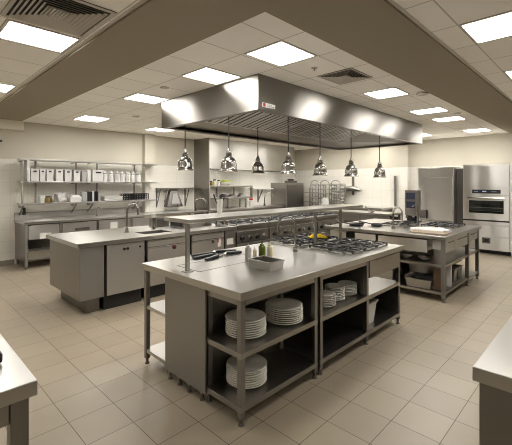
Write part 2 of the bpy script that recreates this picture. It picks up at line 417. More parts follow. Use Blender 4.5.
for a in (
    (3.09, 4.46, 1.82, HZ-.02, 1.20, 'chrome bell heat lamp farthest left, under the hood end panel'),
    (3.09, 3.50, 1.78, HZ-.02, 1.14, 'chrome bell heat lamp second from the left, above the white utensil pot'),
    (4.42, 4.27, 1.80, 2.58, 1.15, 'chrome bell heat lamp third from the left, set back deeper under the hood'),
    (3.63, yf, 1.75, HZ-.02, 1.04, 'chrome bell heat lamp in the middle, above the swan neck tap'),
    (4.34, yf, 1.74, HZ-.02, 1.06, 'chrome bell heat lamp third from the right, in front of the tray racks'),
    (5.20, yf, 1.74, HZ-.02, 1.12, 'chrome bell heat lamp second from the right, above the wall sprayer'),
    (6.19, yf, 1.735, HZ-.02, 1.12, 'chrome bell heat lamp farthest right, near the hood end'),
): heat_lamp(*a)

# ------------------------------------------------------------------ front island
WZ = .905
# worktop
t = T('island_worktop', 'bright stainless worktop spanning the whole front island', 'worktop', (2.85, 2.4, WZ-.055))
MB().box(1.64, 1.738, WZ-.055, 4.25, 3.05, WZ).build('top_slab', 'worktop', t, .004)
MB().box(1.80, 2.40, WZ, 2.57, 2.408, WZ+.0015).box(1.80, 2.72, WZ, 2.57, 2.728, WZ+.0015).box(1.80, 2.40, WZ, 1.808, 2.728, WZ+.0015).box(2.562, 2.40, WZ, 2.57, 2.728, WZ+.0015).build('lid_seam', 'dull', t)

UZ = WZ-.056
def shelf_board(par, x0, y0, x1, y1, z, th=.04):
    return MB().box(x0, y0, z-th, x1, y1, z).build('shelf', 'steel', par, .003)
t = T('shelf_unit', 'open stainless shelf unit at the near corner of the front island, holding large plates', 'shelf unit', (2.06, 1.95, 0))
for (x, y) in ((1.685, 1.783), (2.525, 1.783), (1.705, 2.155), (2.525, 2.155)): leg(t, x, y, 0, UZ)
for z in (.49, .13): shelf_board(t, 1.664, 1.762, 2.546, 2.174, z)
MB().box(1.708, 1.764, UZ-.045, 2.503, 1.794, UZ).box(1.667, 1.806, UZ-.045, 1.697, 2.132, UZ).build('top_rail', 'steel', t, .002)
MB().box(1.73, 2.160, .13, 2.50, 2.168, UZ).build('back_panel', 'dull', t)

t = T('shelf_unit', 'open stainless shelf unit at the right of the front island, with small plates', 'shelf unit', (3.4, 1.95, 0))
for (x, y) in ((2.605, 1.783), (3.42, 1.783), (4.185, 1.783), (2.605, 2.4), (4.185, 2.4)): leg(t, x, y, 0, UZ)
for z in (.49, .13): shelf_board(t, 2.584, 1.762, 4.206, 2.42, z)
MB().box(2.627, 1.764, UZ-.045, 3.398, 1.794, UZ).build('top_rail', 'steel', t, .002)
MB().box(2.63, 2.385, .13, 3.43, 2.393, UZ).box(3.43, 2.385, .13, 4.16, 2.393, .45).build('back_panel', 'dull', t)
MB().box(3.43, 1.805, .49, 3.438, 2.38, UZ).box(3.43, 1.805, .13, 3.438, 2.38, .45).build('divider', 'dull', t)
MB().box(4.196, 1.806, .13, 4.204, 2.378, .45).build('side_panel', 'dull', t)
MB().box(3.442, 1.80, .655, 4.163, 1.806, UZ).build('drawer_gap_shade', 'void', t)  # near-black sheet, paints the shade in the gap around the drawer
d = MB().box(3.452, 1.757, .665, 4.154, 1.798, UZ-.012).build('drawer', 'steel', t, .003)
MB().box(3.6, 1.747, .822, 4.0, 1.757, .834).build('handle', 'steel', d, .002)

t = T('end_cabinet', 'closed stainless cabinet with a plain end panel under the left side of the front island', 'cabinet', (2.1, 2.42, 0))
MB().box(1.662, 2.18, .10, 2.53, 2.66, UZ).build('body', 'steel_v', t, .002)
MB().box(1.648, 2.125, .08, 1.661, 2.665, UZ).build('end_panel', 'steel_v', t, .002)
for (x, y) in ((1.68, 2.20), (1.68, 2.36), (1.68, 2.50), (1.68, 2.635), (2.5, 2.2), (2.5, 2.635)):
    o = MB().box(x-.016, y-.016, .05, x+.016, y+.016, .10).build('leg', 'steel_v', t)
    MB().cyl((x, y, .012), (x, y, .052), .010, 12).cyl((x, y, 0), (x, y, .014), .02, 14, .015).build('foot', 'dull', o, 0, True)

t = T('side_rack', 'two-tier stainless rack at the back left of the front island, its shelves empty', 'rack', (2.1, 2.85, 0))
for (x, y) in ((1.675, 3.01), (2.52, 3.01)): leg(t, x, y, 0, UZ)
for z in (.53, .135): MB().box(1.66, 2.675, z-.03, 2.54, 3.028, z).build('shelf', 'worktop', t, .003)
for x in (1.69, 2.51): MB().box(x-.015, 2.68, .03, x+.015, 2.71, UZ).build('back_leg', 'steel_v', t)

# plates
ORD = ['topmost', 'second from the top', 'third from the top', 'fourth from the top', 'fifth from the top', 'sixth from the top', 'seventh from the top', 'eighth from the top', 'ninth from the top', 'tenth from the top', 'eleventh from the top']
def make_plate(r):
    prof = [(r*.55, 0), (r*.60, .001), (r*.64, .005), (r*.985, .020), (r, .0225), (r*.995, .026), (r*.97, .027), (r*.68, .012), (r*.60, .0065), (.001, .006)]
    return MB().lathe(prof, (0, 0, 0), 40, True, False).build('dinner_plate' if r > .12 else 'side_plate', 'china', None, 0, True)
def stack(proto, first, x, y, z, n, pitch, where, group, kind):
    zz = z+.001
    for k in range(n):
        o = proto if (first and k == 0) else proto.copy()
        if o is not proto: COL.objects.link(o)
        o.location = (x+random.uniform(-.003, .003), y+random.uniform(-.003, .003), zz)
        o.rotation_euler = (0, 0, random.uniform(0, 6))
        tag(o, f'{kind}, {ORD[n-1-k]} of {where}', 'plate', group)
        zz += pitch
big = make_plate(.155)
stack(big, True, 1.925, 1.985, .49, 8, .0160, 'the stack behind the corner leg', 'dinner plates behind the corner leg', 'white dinner plate')
stack(big, False, 2.325, 1.945, .49, 8, .0160, 'the second stack on the middle shelf', 'dinner plates right on the middle shelf', 'white dinner plate')
stack(big, False, 1.93, 1.985, .13, 8, .0160, 'the lone stack on the bottom shelf', 'dinner plates on the bottom shelf', 'white dinner plate')
small = make_plate(.096)
stack(small, True, 2.87, 1.90, .49, 7, .0155, 'the nearest small stack', 'side plates in the nearest small stack', 'small white plate')
stack(small, False, 3.09, 1.94, .49, 8, .0160, 'the middle small stack', 'side plates in the middle small stack', 'small white plate')
stack(small, False, 3.325, 1.94, .49, 7, .0155, 'the rightmost small stack', 'side plates in the rightmost small stack', 'small white plate')
t = T('storage_tub', 'white tapered plastic tub on the bottom shelf under the island drawer', 'tub', (3.68, 1.95, .13))
MB().open_tub(3.62, 1.93, .131, .36, .10, .08, .125, .105, .006, .012).build('tub_body', 'white', t, .002)
MB().box(3.50, 1.81, .362, 3.76, 2.05, .375).build('tub_lid', 'grey', t, .003)
t = T('food_box', 'pale lidded plastic box on the middle shelf under the island drawer', 'box', (3.83, 2.24, .49))
MB().taper(3.83, 2.24, .491, .60, .26, .11, .27, .12).build('box_body', 'pale', t, .006)
MB().box(3.55, 2.11, .601, 4.11, 2.37, .62).build('box_lid', 'pale', t, .004)

# overhead pass shelf on posts
t = T('pass_shelf', 'raised stainless pass shelf on thin posts above the front island', 'shelf', (3.1, 2.46, WZ))
MB().box(1.71, 2.43, 1.30, 4.58, 2.79, 1.335).build('shelf_board', 'worktop', t, .004)
for x in (1.735, 3.52, 4.07):
    o = MB().box(x-.015, 2.457, WZ+.009, x+.015, 2.487, 1.30).build('post', 'steel_v', t, .002)
    MB().box(x-.035, 2.437, WZ+.0005, x+.035, 2.507, WZ+.009).build('foot_plate', 'steel', o, .002)

# hobs on the island
def hob(x0, y0, x1, y1, label, z=WZ, nx=3, ny=2, cat='hob'):
    cx, cy = (x0+x1)/2, (y0+y1)/2
    t = T('gas_hob', label, cat, (cx, cy, z))
    MB().box(x0, y0, z+.0005, x1, y1, z+.012).build('hob_plate', 'steel', t, .003)
    burners(t, x0, y0, x1, y1, z+.012, nx, ny)
    return t
def burners(t, x0, y0, x1, y1, z, nx, ny):
    wx, wy = (x1-x0)/nx, (y1-y0)/ny
    for i in range(nx):
        for j in range(ny):
            bx, by = x0+wx*(i+.5), y0+wy*(j+.5)
            b = MB().lathe([(.055, 0), (.055, .006), (.04, .008), (.04, .012), (.03, .014), (.001, .015)], (bx, by, z), 20).build('burner', 'iron', t, 0, True)
            hx, hy = wx/2-.012, wy/2-.012
            m = MB(); g = .009; h0, h1 = z+.016, z+.028
            for s in (-1, 1):
                m.box(bx-hx, by+s*hy-g, h0, bx+hx, by+s*hy+g, h1); m.box(bx+s*hx-g, by-hy+g, h0, bx+s*hx+g, by+hy-g, h1)
                m.box(bx+(.03 if s > 0 else -hx+g), by-g*.8, h0, bx+(hx-g if s > 0 else -.03), by+g*.8, h1+.004)
                m.box(bx-g*.8, by+(.03 if s > 0 else -hy+g), h0, bx+g*.8, by+(hy-g if s > 0 else -.03), h1+.004)
                for q in (-1, 1): m.box(bx+s*hx-g, by+q*hy-g, z, bx+s*hx+g, by+q*hy+g, h0)
            m.build('grate', 'iron', t, .002)
hob(3.30, 1.86, 4.10, 2.41, 'black-grated gas hob at the near right end of the front island', nx=3, ny=2)
hob(3.30, 2.52, 4.10, 3.02, 'black-grated gas hob at the far side of the front island, behind the tap', nx=3, ny=2)
t = T('swan_neck_tap', 'tall chrome swan neck tap standing on the front island beside the hobs', 'tap', (3.06, 2.405, WZ))
gooseneck(t, 3.06, 2.405, WZ, .372, .19, math.radians(150), .012, 'chrome', .06)

# things on the island
t = T('loaf_tin', 'long steel tin standing at the near edge of the front island worktop', 'tin', (2.28, 2.105, WZ))
def tinrot(t, deg): t.rotation_euler = (0, 0, math.radians(deg))
MB().open_tub(2.28, 2.105, WZ+.001, WZ+.078, .083, .117, .088, .124, .004, .007).build('tin_body', 'steel', t, .002)
def bottle(x, y, mat, h, r, label, spout='white', cap=True):
    t = T('squeeze_bottle', label, 'bottle', (x, y, WZ), 'squeeze bottles beside the steel tin')
    MB().lathe([(r*.92, 0), (r, .005), (r, h*.72), (r*.85, h*.79), (r*.5, h*.83)], (x, y, WZ+.001), 20).build('bottle_body', mat, t, 0, True)
    MB().lathe([(r*.62, h*.83), (r*.62, h*.90), (r*.25, h*.92), (r*.1, h*1.12)], (x, y, WZ), 16).build('nozzle', spout, t, 0, True)
bottle(2.455, 2.50, 'white', .135, .031, 'white squeeze bottle, leftmost behind the steel tin')
bottle(2.507, 2.462, 'cream', .105, .018, 'slim pale squeeze bottle just left of the green one')
bottle(2.553, 2.41, 'green', .150, .034, 'dark green sauce bottle behind the steel tin', 'green')
bottle(2.613, 2.36, 'cream', .145, .028, 'cream coloured sauce bottle right of the green one', 'cream')

def utensil(x0, y0, x1, y1, wdt, label, steel_end=.11):
    cx, cy = (x0+x1)/2, (y0+y1)/2
    t = T('kitchen_utensil', label, 'utensil', (cx, cy, WZ))
    d = Vector((x1-x0, y1-y0, 0)); L_ = d.length; d.normalize(); n = Vector((-d.y, d.x, 0)); o = Vector((x0, y0, WZ))
    def slab(m, s0, s1, w0, w1, h0, h1, z0=.001):
        a, b, c, e = o+d*s0-n*w0+Vector((0, 0, z0)), o+d*s1-n*w1+Vector((0, 0, z0)), o+d*s1+n*w1+Vector((0, 0, z0)), o+d*s0+n*w0+Vector((0, 0, z0))
        m.hexa([a, b, c, e, a+Vector((0, 0, h0)), b+Vector((0, 0, h1)), c+Vector((0, 0, h1)), e+Vector((0, 0, h0))])
        return m
    slab(MB(), 0, L_-steel_end, wdt, wdt*.8, .022, .03).build('handle', 'black', t, .006)
    slab(MB(), L_-steel_end, L_, wdt*.5, wdt*.7, .024, .010, .002).build('steel_end', 'chrome', t, .002)
utensil(2.12, 2.95, 2.40, 2.88, .022, 'black-handled utensil at the far left of the loose pile on the island', .05)
utensil(2.06, 2.84, 2.36, 2.83, .022, 'black-handled utensil in the middle left of the loose pile on the island', .06)
utensil(2.10, 2.70, 2.35, 2.76, .020, 'black-handled utensil nearest the camera in the loose pile on the island', .07)
utensil(2.62, 2.86, 2.38, 2.945, .030, 'flat black utensil pointing right at the back of the loose pile on the island', .03)
utensil(2.60, 2.76, 2.40, 2.80, .028, 'flat black utensil pointing right at the front of the loose pile on the island', .03)

# yellow cloth: crumpled, folded
def cloth(x, y, z, lx, ly, h, mat, name, label, cat, rz=0, seed=1):
    rnd = random.Random(seed); bm = bmesh.new(); nx, ny = 18, 12; G = []
    ph = [rnd.uniform(0, 6) for _ in range(4)]
    def hgt(u, v):
        e = min(1, 4*min(u, 1-u))*min(1, 4*min(v, 1-v))
        return h*(.35+.35*math.sin(9*u+ph[0]+3*v)*math.sin(5*v+ph[1])+.3*math.sin(15*u+ph[2]-6*v))*e+h*.4*e+.004
    for lev in (0, 1):
        g = [[bm.verts.new(((u/nx-.5)*lx*(1+.05*math.sin(5*v/ny+ph[3])), (v/ny-.5)*ly*(1+.12*math.sin(7*u/nx+ph[0])), (hgt(u/nx, v/ny)+.004 if lev else .0005))) for v in range(ny+1)] for u in range(nx+1)]
        G.append(g)
    for u in range(nx):
        for v in range(ny):
            a, b = G
            bm.faces.new((a[u][v], a[u][v+1], a[u+1][v+1], a[u+1][v])); bm.faces.new((b[u][v], b[u+1][v], b[u+1][v+1], b[u][v+1]))
    edge = [(u, 0) for u in range(nx)]+[(nx, v) for v in range(ny)]+[(u, ny) for u in range(nx, 0, -1)]+[(0, v) for v in range(ny, 0, -1)]
    for i, (u, v) in enumerate(edge):
        u2, v2 = edge[(i+1) % len(edge)]
        bm.faces.new((G[0][u][v], G[0][u2][v2], G[1][u2][v2], G[1][u][v]))
    mb = MB(); mb.bm.free(); mb.bm = bm
    o = mb.build(name, mat, None, 0, True); o.location = (x, y, z); o.rotation_euler = (0, 0, rz)
    return tag(o, label, cat)
cloth(3.83, 2.65, WZ+.0455, .22, .13, .036, 'yellow', 'folded_cloth', 'bright yellow cloth dropped on the far hob of the front island', 'cloth', -.8, 3)

# ------------------------------------------------------------------ dishwashing / range row
RY = 4.58
t = T('row_worktop', 'long stainless worktop with an inset sink on the dishwasher counter', 'worktop', (2.9, 5.15, WZ-.05))
m = MB(); sx0, sx1, sy0, sy1 = 2.60, 3.06, 4.74, 5.05
m.box(1.62, 4.54, WZ-.05, sx0, 5.74, WZ).box(sx1, 4.54, WZ-.05, 4.19, 5.74, WZ).box(sx0, 4.54, WZ-.05, sx1, sy0, WZ).box(sx0, sy1, WZ-.05, sx1, 5.74, WZ)
m.build('top_slab', 'worktop', t)
MB().open_tub((sx0+sx1)/2, (sy0+sy1)/2, WZ-.25, WZ-.001, .20, .125, .215, .14, .004, .012).build('sink_bowl', 'dull', t, .002)
t = T('base_unit', 'plain stainless base unit at the left end of the dishwasher counter', 'cabinet', (1.8, 5.1, 0))
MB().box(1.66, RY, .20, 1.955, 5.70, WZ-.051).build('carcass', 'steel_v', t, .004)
MB().box(1.78, RY+.12, 0, 1.945, 5.62, .20).build('plinth', 'dull', t, .002)
t = T('dishwasher', 'stainless undercounter dishwasher with a plain door in the left counter', 'dishwasher', (2.24, 5.0, 0))
MB().box(1.985, RY+.03, .20, 2.515, 5.68, WZ-.051).build('body', 'dull', t)
d = MB().box(1.99, RY, .20, 2.51, RY+.03, WZ-.065).build('door', 'front', t, .004)
MB().box(2.03, RY-.006, .735, 2.48, RY-.0005, .80).build('control_strip', 'front', d, .002)
for x in (2.215, 2.262): MB().cyl((x, RY-.018, .77), (x, RY-.006, .77), .018, 16).build('knob', 'black', d)
MB().cyl((2.44, RY-.014, .775), (2.44, RY-.006, .775), .014, 16).build('lock', 'black', d)
MB().box(1.99, RY+.1, 0, 2.51, 5.6, .20).build('plinth', 'void', t)
def drawer_unit(x0, x1, label, badge):
    t = T('drawer_unit', label, 'cabinet', ((x0+x1)/2, 5.1, 0))
    MB().box(x0, RY+.022, .20, x1, 5.68, .62 if badge else WZ-.051).box(x0, RY+.022, .20, x1, RY+.06, WZ-.051).build('carcass', 'dull', t)
    MB().box(x0+.06, RY+.12, .0, x1-.06, 5.6, .20).build('plinth', 'void', t)
    for z0, z1 in ((.745, .835), (.545, .735), (.20, .535)):
        d = MB().box(x0+.006, RY, z0, x1-.006, RY+.022, z1).build('drawer' if z0 > .4 else 'door', 'front', t, .003)
        if z0 > .4:
            MB().box(x0+.01, RY-.010, z1-.014, x1-.01, RY, z1-.002).build('pull_lip', 'steel', d, .002)
        if z0 == (.745 if badge else .545): pass
    cx = x0+(x1-x0)*.62
    b = MB().cyl((cx, RY-.012, .70 if badge else .70), (cx, RY-.0005, .70), .03 if badge else .022, 18).build('lock_dial', 'black' if badge else 'chrome', t)
    if badge: MB().cyl((cx+.004, RY-.016, .71), (cx+.004, RY-.012, .71), .014, 14).build('red_dot', 'red', b)
    return t
drawer_unit(2.55, 3.245, 'stainless drawer unit with a black and red dial, right of the dishwasher', True)
u2 = drawer_unit(3.285, 3.95, 'stainless drawer unit with a chrome dial and a red and white sticker', False)
s = MB().box(3.80, RY-.003, .60, 3.87, RY-.0003, .74).build('sticker', 'paper', u2); s['label'] = 'red and white sticker'
MB().box(3.80, RY-.004, .67, 3.82, RY-.003, .74).build('red_half', 'red', s)
t = T('filler_cabinet', 'narrow stainless cabinet with a white label left of the ranges', 'cabinet', (4.07, 5.1, 0))
MB().box(3.965, RY, .12, 4.19, 5.68, WZ-.051).build('carcass', 'steel_v', t, .003)
MB().box(3.98, RY+.1, 0, 4.18, 5.6, .12).build('plinth', 'void', t)
MB().box(4.0, RY-.003, .61, 4.14, RY-.0003, .71).build('label_card', 'paper', t)

def gas_range(x0, x1, label, nk):
    t = T('gas_range', label, 'range', ((x0+x1)/2, 5.05, 0), 'gas ranges in the middle row')
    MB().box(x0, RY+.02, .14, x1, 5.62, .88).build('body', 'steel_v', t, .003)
    MB().box(x0, RY-.02, .86, x1, 5.62, .915).build('hob_top', 'steel', t, .004)
    cp = MB().box(x0+.015, RY-.02, .615, x1-.015, RY+.02, .80).build('control_panel', 'steel', t, .003)
    for k in range(nk):
        kx = x0+.13+(x1-x0-.26)*k/(nk-1)
        MB().cyl((kx, RY-.024, .685), (kx, RY-.0205, .685), .048, 20).build('bezel', 'chrome', cp)
        kb = MB().cyl((kx, RY-.055, .685), (kx, RY-.02, .685), .030, 18, .034).build('knob', 'black' if k % 2 == 0 else 'chrome', cp, 0, True)
    d = MB().box(x0+.02, RY-.015, .17, x1-.02, RY+.02, .595).build('oven_door', 'steel', t, .004)
    MB().cyl((x0+.08, RY-.05, .555), (x1-.08, RY-.05, .555), .012, 12).box(x0+.09, RY-.05, .548, x0+.105, RY-.015, .562).box(x1-.105, RY-.05, .548, x1-.09, RY-.015, .562).build('handle', 'chrome', d)
    MB().box(x0+.03, RY+.1, 0, x1-.03, 5.55, .14).build('plinth', 'void', t)
    burners(t, x0+.03, RY+.02, x1-.03, 5.50, .915, 2, 2)
    MB().box(x0, 5.56, .915, x1, 5.60, 1.0).build('splashback', 'steel', t, .003)
for i, (a, b, n) in enumerate(((4.20, 5.02, 4), (5.03, 5.80, 4), (5.81, 6.58, 4), (6.59, 7.40, 4))):
    gas_range(a, b, ('gas range with black grates, leftmost of the row, next to the white label',
                     'gas range, second from the left, seen behind the swan neck tap',
                     'gas range, third from the left, seen between tap and yellow cloth',
                     'gas range at the far right end of the row')[i], n)
t = T('swan_neck_tap', 'tall chrome swan neck tap at the sink on the dishwasher counter', 'tap', (2.46, 5.12, WZ))
gooseneck(t, 2.52, 5.12, WZ, .42, .16, math.radians(-40), .015, 'chrome', .08)
t = T('soap_dispenser', 'short steel pump dispenser with a white top by the counter sink', 'dispenser', (2.98, 5.16, WZ))
MB().cyl((2.98, 5.16, WZ+.0005), (2.98, 5.16, WZ+.19), .032, 20).build('dispenser_body', 'chrome', t, 0, True)
MB().lathe([(.03, .19), (.03, .245), (.012, .25)], (2.98, 5.16, WZ), 18).build('pump_top', 'paper', t, 0, True)
t = T('table_warmer', 'low steel countertop warmer with a black side on the left counter', 'warmer', (3.5, 5.05, WZ))
MB().box(3.40, 4.95, WZ+.0005, 3.98, 5.35, WZ+.155).build('casing', 'steel', t, .004)
MB().box(3.395, 4.98, WZ+.02, 3.40, 5.32, WZ+.145).build('side_panel', 'black', t)
t = T('steel_bin', 'small grey steel box left of the countertop warmer', 'box', (3.2, 5.3, WZ))
MB().open_tub(3.30, 5.52, WZ+.001, WZ+.13, .12, .12, .12, .12, .004, .006).build('box_body', 'steel', t, .002)
t = T('saucepan', 'shiny steel pan on the left counter just before the ranges', 'pan', (4.05, 4.77, WZ))
MB().lathe([(.10, .001), (.11, .01), (.115, .07), (.118, .072), (.11, .072), (.105, .012), (.001, .008)], (4.05, 4.77, WZ), 28, True, False).build('pan_body', 'chrome', t, 0, True)
MB().tube([(3.945, 4.78, WZ+.06), (3.86, 4.79, WZ+.07), (3.74, 4.80, WZ+.075)], .009, 8).build('handle', 'black', t, 0, True)

# ------------------------------------------------------------------ left back counter along the wall
CY = 7.88
t = T('wall_counter', 'stainless counter with splashback along the wall under the white bins', 'counter', (3.9, 8.25, 0))
MB().box(1.86, CY-.02, WZ-.05, 6.2, YW-.015, WZ-.005).build('top_slab', 'worktop', t, .004)
MB().box(1.86, YW-.035, WZ-.005, 4.67, YW-.012, 1.04).build('splashback', 'steel', t, .003)
MB().box(1.875, CY+.045, .12, 1.895, YW-.03, WZ-.05).build('end_panel', 'steel_v', t)
for x in (1.895, 2.50, 4.0, 6.1):
    leg(t, x, CY+.02, 0, WZ-.05, .045)
for x in (1.915, 6.1): MB().box(x-.02, YW-.08, 0, x+.02, YW-.035, WZ-.05).build('back_leg', 'steel_v', t)
for i, (x0, x1) in enumerate(((1.93, 2.47), (2.53, 3.2), (3.25, 3.97), (4.03, 4.75))):
    d = MB().box(x0, CY, .56, x1, CY+.03, WZ-.075).build('drawer', 'front', t, .003)
    if i == 0: MB().box(2.12, CY-.004, .565, 2.32, CY-.0005, .67).build('paper_note', 'paper', d)
    elif i == 1: MB().box(2.77, CY-.02, .66, 3.05, CY-.0005, .72).box(2.83, CY-.022, .675, 2.86, CY-.02, .705).build('handle', 'dull', d, .003)
    elif i == 2: MB().box(3.50, CY-.004, .60, 3.66, CY-.0005, .78).build('paper_note', 'paper', d)
MB().box(1.90, CY+.03, .16, 4.8, YW-.1, .20).build('low_shelf', 'steel', t, .003)
MB().box(1.90, YW-.1, .20, 4.8, YW-.09, WZ-.05).build('back_panel', 'dull', t)
tag(MB().open_tub(2.19, CY+.18, .201, .34, .25, .13, .26, .14, .006, .008).build('steel_tray', 'steel', None, .002, False, (2.19, CY+.18, .2)), 'deep steel tray on the low shelf of the wall counter', 'tray')
tag(MB().box(2.05, 7.98, WZ-.004, 2.36, 8.12, WZ+.004).build('chopping_mat', 'paper', None, .002, False, (2.2, 8.1, WZ)), 'thin pale mat on the left end of the wall counter', 'mat')
t = T('short_tap', 'short dark steel tap at the wall counter splashback', 'tap', (3.38, 8.2, WZ-.005))
gooseneck(t, 3.38, 8.3, WZ-.005, .19, .10, math.radians(-70), .012, 'steel', .02)

# wall shelf over it
SY0, SY1 = 8.24, 8.49
t = T('wall_shelf', 'three-tier stainless wall shelf holding white bins and canisters', 'shelf', (3.4, SY1, 1.2))
for z, x1 in ((2.125, 4.88), (1.675, 4.84), (1.235, 4.84)):
    MB().box(1.88, SY0, z-.035, x1, SY1, z).build('shelf_board', 'worktop', t, .003)
for x in (1.92, 2.20, 2.99, 3.45, 4.36):
    y = SY0+.03 if x < 1.95 else SY1-.02
    MB().box(x-.015, y-.012, 1.235, x+.015, y+.012, 1.64).box(x-.015, y-.012, 1.675, x+.015, y+.012, 2.09).build('upright', 'steel_v', t)
MB().box(2.0, SY0+.01, 1.675, 2.05, SY1-.01, 2.09).build('side_plate', 'white', t)
for x in (1.95, 2.95, 3.30, 4.40):
    MB().box(x-.012, SY1-.002, 1.14, x+.012, YW-.001, 1.2).box(x-.008, SY1-.001, 1.62, x+.008, YW-.001, 1.64).box(x-.008, SY1-.001, 2.07, x+.008, YW-.001, 2.09).hexa([(x-.012, YW-.03, .98), (x+.012, YW-.03, .98), (x+.012, YW-.001, .98), (x-.012, YW-.001, .98), (x-.012, SY0+.06, 1.2), (x+.012, SY0+.06, 1.2), (x+.012, SY0+.09, 1.2), (x-.012, SY0+.09, 1.2)]).build('bracket', 'steel', t)
def white_bin(x0, x1, z, h, label, y=8.35):
    cx = (x0+x1)/2; hw = (x1-x0)/2
    t = T('storage_bin', label, 'bin', (cx, y, z), 'white bins on the wall shelf')
    MB().open_tub(cx, y, z+.001, z+h, hw*.86, .085, hw*.94, .095, .006, .008).build('bin_body', 'white', t, .002)
    MB().box(cx-hw*.35, y-.103, z+h*.74, cx+hw*.35, y-.088, z+h*.86).build('grip', 'black', t)
for i, (a, b) in enumerate(((2.06, 2.215), (2.222, 2.33), (2.345, 2.48), (2.515, 2.665), (2.69, 2.835), (2.87, 3.01))):
    white_bin(a, b, 1.675, .25, f'white bin with a dark grip, {["leftmost","second from left","third from left","fourth from left","fifth from left","sixth from left"][i]} on the wall shelf, middle tier')
tag(MB().taper(3.10, 8.36, 1.676, 1.91, .045, .08, .05, .085).build('grey_caddy', 'grey', None, .004, False, (3.1, 8.36, 1.675)), 'slim grey caddy left of the white carry box on the wall shelf', 'caddy')
tag(MB().taper(3.20, 8.36, 1.676, 1.93, .036, .08, .038, .085).build('slim_box', 'white', None, .004, False, (3.2, 8.36, 1.675)), 'slim white box pressed against the white carry box on the wall shelf', 'box')
t = T('carry_box', 'white carry box with a dark handle in the middle of the wall shelf', 'box', (3.39, 8.36, 1.675))
MB().taper(3.39, 8.36, 1.676, 1.93, .115, .09, .12, .095).build('box_body', 'white', t, .006)
MB().box(3.34, 8.258, 1.86, 3.45, 8.264, 1.895).build('handle', 'black', t)
def canister(x, r, label):
    t = T('canister', label, 'canister', (x, 8.36, 1.675), 'white canisters on the wall shelf')
    z = 1.676
    MB().lathe([(r, 0), (r, .165), (r*.8, .175)], (x, 8.36, z), 24).build('jar_body', 'white', t, 0, True)
    MB().lathe([(r*.82, .175), (r*.82, .188)], (x, 8.36, z), 24).build('neck_band', 'black', t)
    MB().lathe([(r*.86, .188), (r*.84, .21), (r*.45, .228), (r*.3, .25), (.002, .253)], (x, 8.36, z), 24).build('lid', 'white', t, 0, True)
for i, (x, r) in enumerate(((3.58, .055), (3.73, .055), (3.88, .055), (4.00, .052), (4.14, .055), (4.27, .052), (4.41, .06))):
    canister(x, r, f'white canister with dark neck band, {["leftmost","second","third","fourth","fifth","sixth","last and rightmost"][i]} of the row on the wall shelf')
zl = 1.235
tag(MB().lathe([(.045, 0), (.055, .15), (.05, .15), (.04, .006), (.001, .006)], (2.28, 8.36, zl+.001), 22, True, False).build('plastic_cup', 'white', None, 0, True, (2.28, 8.36, zl)), 'plain white cup on the low wall shelf left of the amber jar', 'cup')
t = T('amber_jar', 'amber jar with a dark lid on the low wall shelf', 'jar', (2.39, 8.36, zl))
MB().lathe([(.05, 0), (.052, .01), (.052, .09), (.04, .105)], (2.40, 8.36, zl+.001), 22).build('jar_body', 'amber', t, 0, True)
MB().lathe([(.044, .105), (.044, .135)], (2.40, 8.36, zl+.001), 22).build('lid', 'black', t)
tag(MB().lathe([(.04, 0), (.042, .13), (.036, .14)], (2.495, 8.36, zl+.001), 22).build('steel_shaker', 'steel', None, 0, True, (2.51, 8.36, zl)), 'grey steel shaker right of the amber jar', 'shaker')
t = T('tilted_tub', 'white tub tipped on its side on the low wall shelf', 'tub', (2.665, 8.35, zl))
MB().open_tub(2.665, 8.35, zl+.03, zl+.20, .07, .08, .08, .09, .006, .008).build('tub_body', 'white', t, .003)
t.rotation_euler = (0, -.22, 0)
t = T('lidded_tub', 'wide low white tub with sloped lid on the low wall shelf', 'tub', (2.85, 8.35, zl))
MB().taper(2.92, 8.36, zl+.001, zl+.10, .115, .09, .12, .1).build('tub_body', 'white', t, .006)
MB().taper(2.92, 8.36, zl+.10, zl+.15, .122, .102, .06, .06).build('tub_lid', 'white', t, .006)
tag(MB().box(3.06, 8.28, zl+.001, 3.16, 8.44, zl+.21).build('file_box', 'grey', None, .004, False, (3.1, 8.36, zl)), 'grey upright box left of the black binders on the low wall shelf', 'box')
for i, (x, mt) in enumerate(((3.195, 'black'), (3.245, 'black'), (3.29, 'white'), (3.335, 'black'), (3.385, 'black'))):
    tag(MB().box(x-.019, 8.28, zl+.001, x+.019, 8.44, zl+.22).build('ring_binder', mt, None, .003, False, (x, 8.36, zl)), f'{mt} upright binder, {["first","second","third","fourth","fifth"][i]} from the left on the low wall shelf', 'binder', 'upright binders on the low shelf')
for k in range(3):
    tag(MB().open_tub(3.74, 8.36, zl+.001+.035*k, zl+.034+.035*k, .20, .10, .21, .105, .005, .006).build('serving_tray', 'white', None, .002, False, (3.74, 8.36, zl+.035*k)), f'white shallow tray, {["bottom","middle","top"][k]} of the pile of three on the low wall shelf', 'tray', 'pile of white trays')
for k in range(2):
    x0, x1 = ((3.98, 4.29), (4.31, 4.64))[k]
    m = MB(); z = zl+.001
    m.box(x0, 8.26, z, x1, 8.45, z+.01)
    for q in range(8):
        xx = x0+(x1-x0-.02)*q/7; m.box(xx, 8.255, z, xx+.02, 8.262, z+.15); m.box(xx, 8.45, z, xx+.02, 8.457, z+.15)
    for zz in (.05, .10, .14): m.box(x0, 8.255, z+zz, x1, 8.265, z+zz+.014); m.box(x0, 8.445, z+zz, x1, 8.455, z+zz+.014); m.box(x0, 8.26, z+zz, x0+.008, 8.45, z+zz+.014); m.box(x1-.008, 8.26, z+zz, x1, 8.45, z+zz+.014)
    tag(m.build('wire_basket', 'black', None, 0, False, ((x0+x1)/2, 8.36, zl)), f'black slatted basket on the low wall shelf, {"nearer the white trays" if k == 0 else "at the right end"}', 'basket')
t = T('hanging_brush', 'black tool hanging under the left end of the wall shelf', 'tool', (2.06, 8.56, .98))
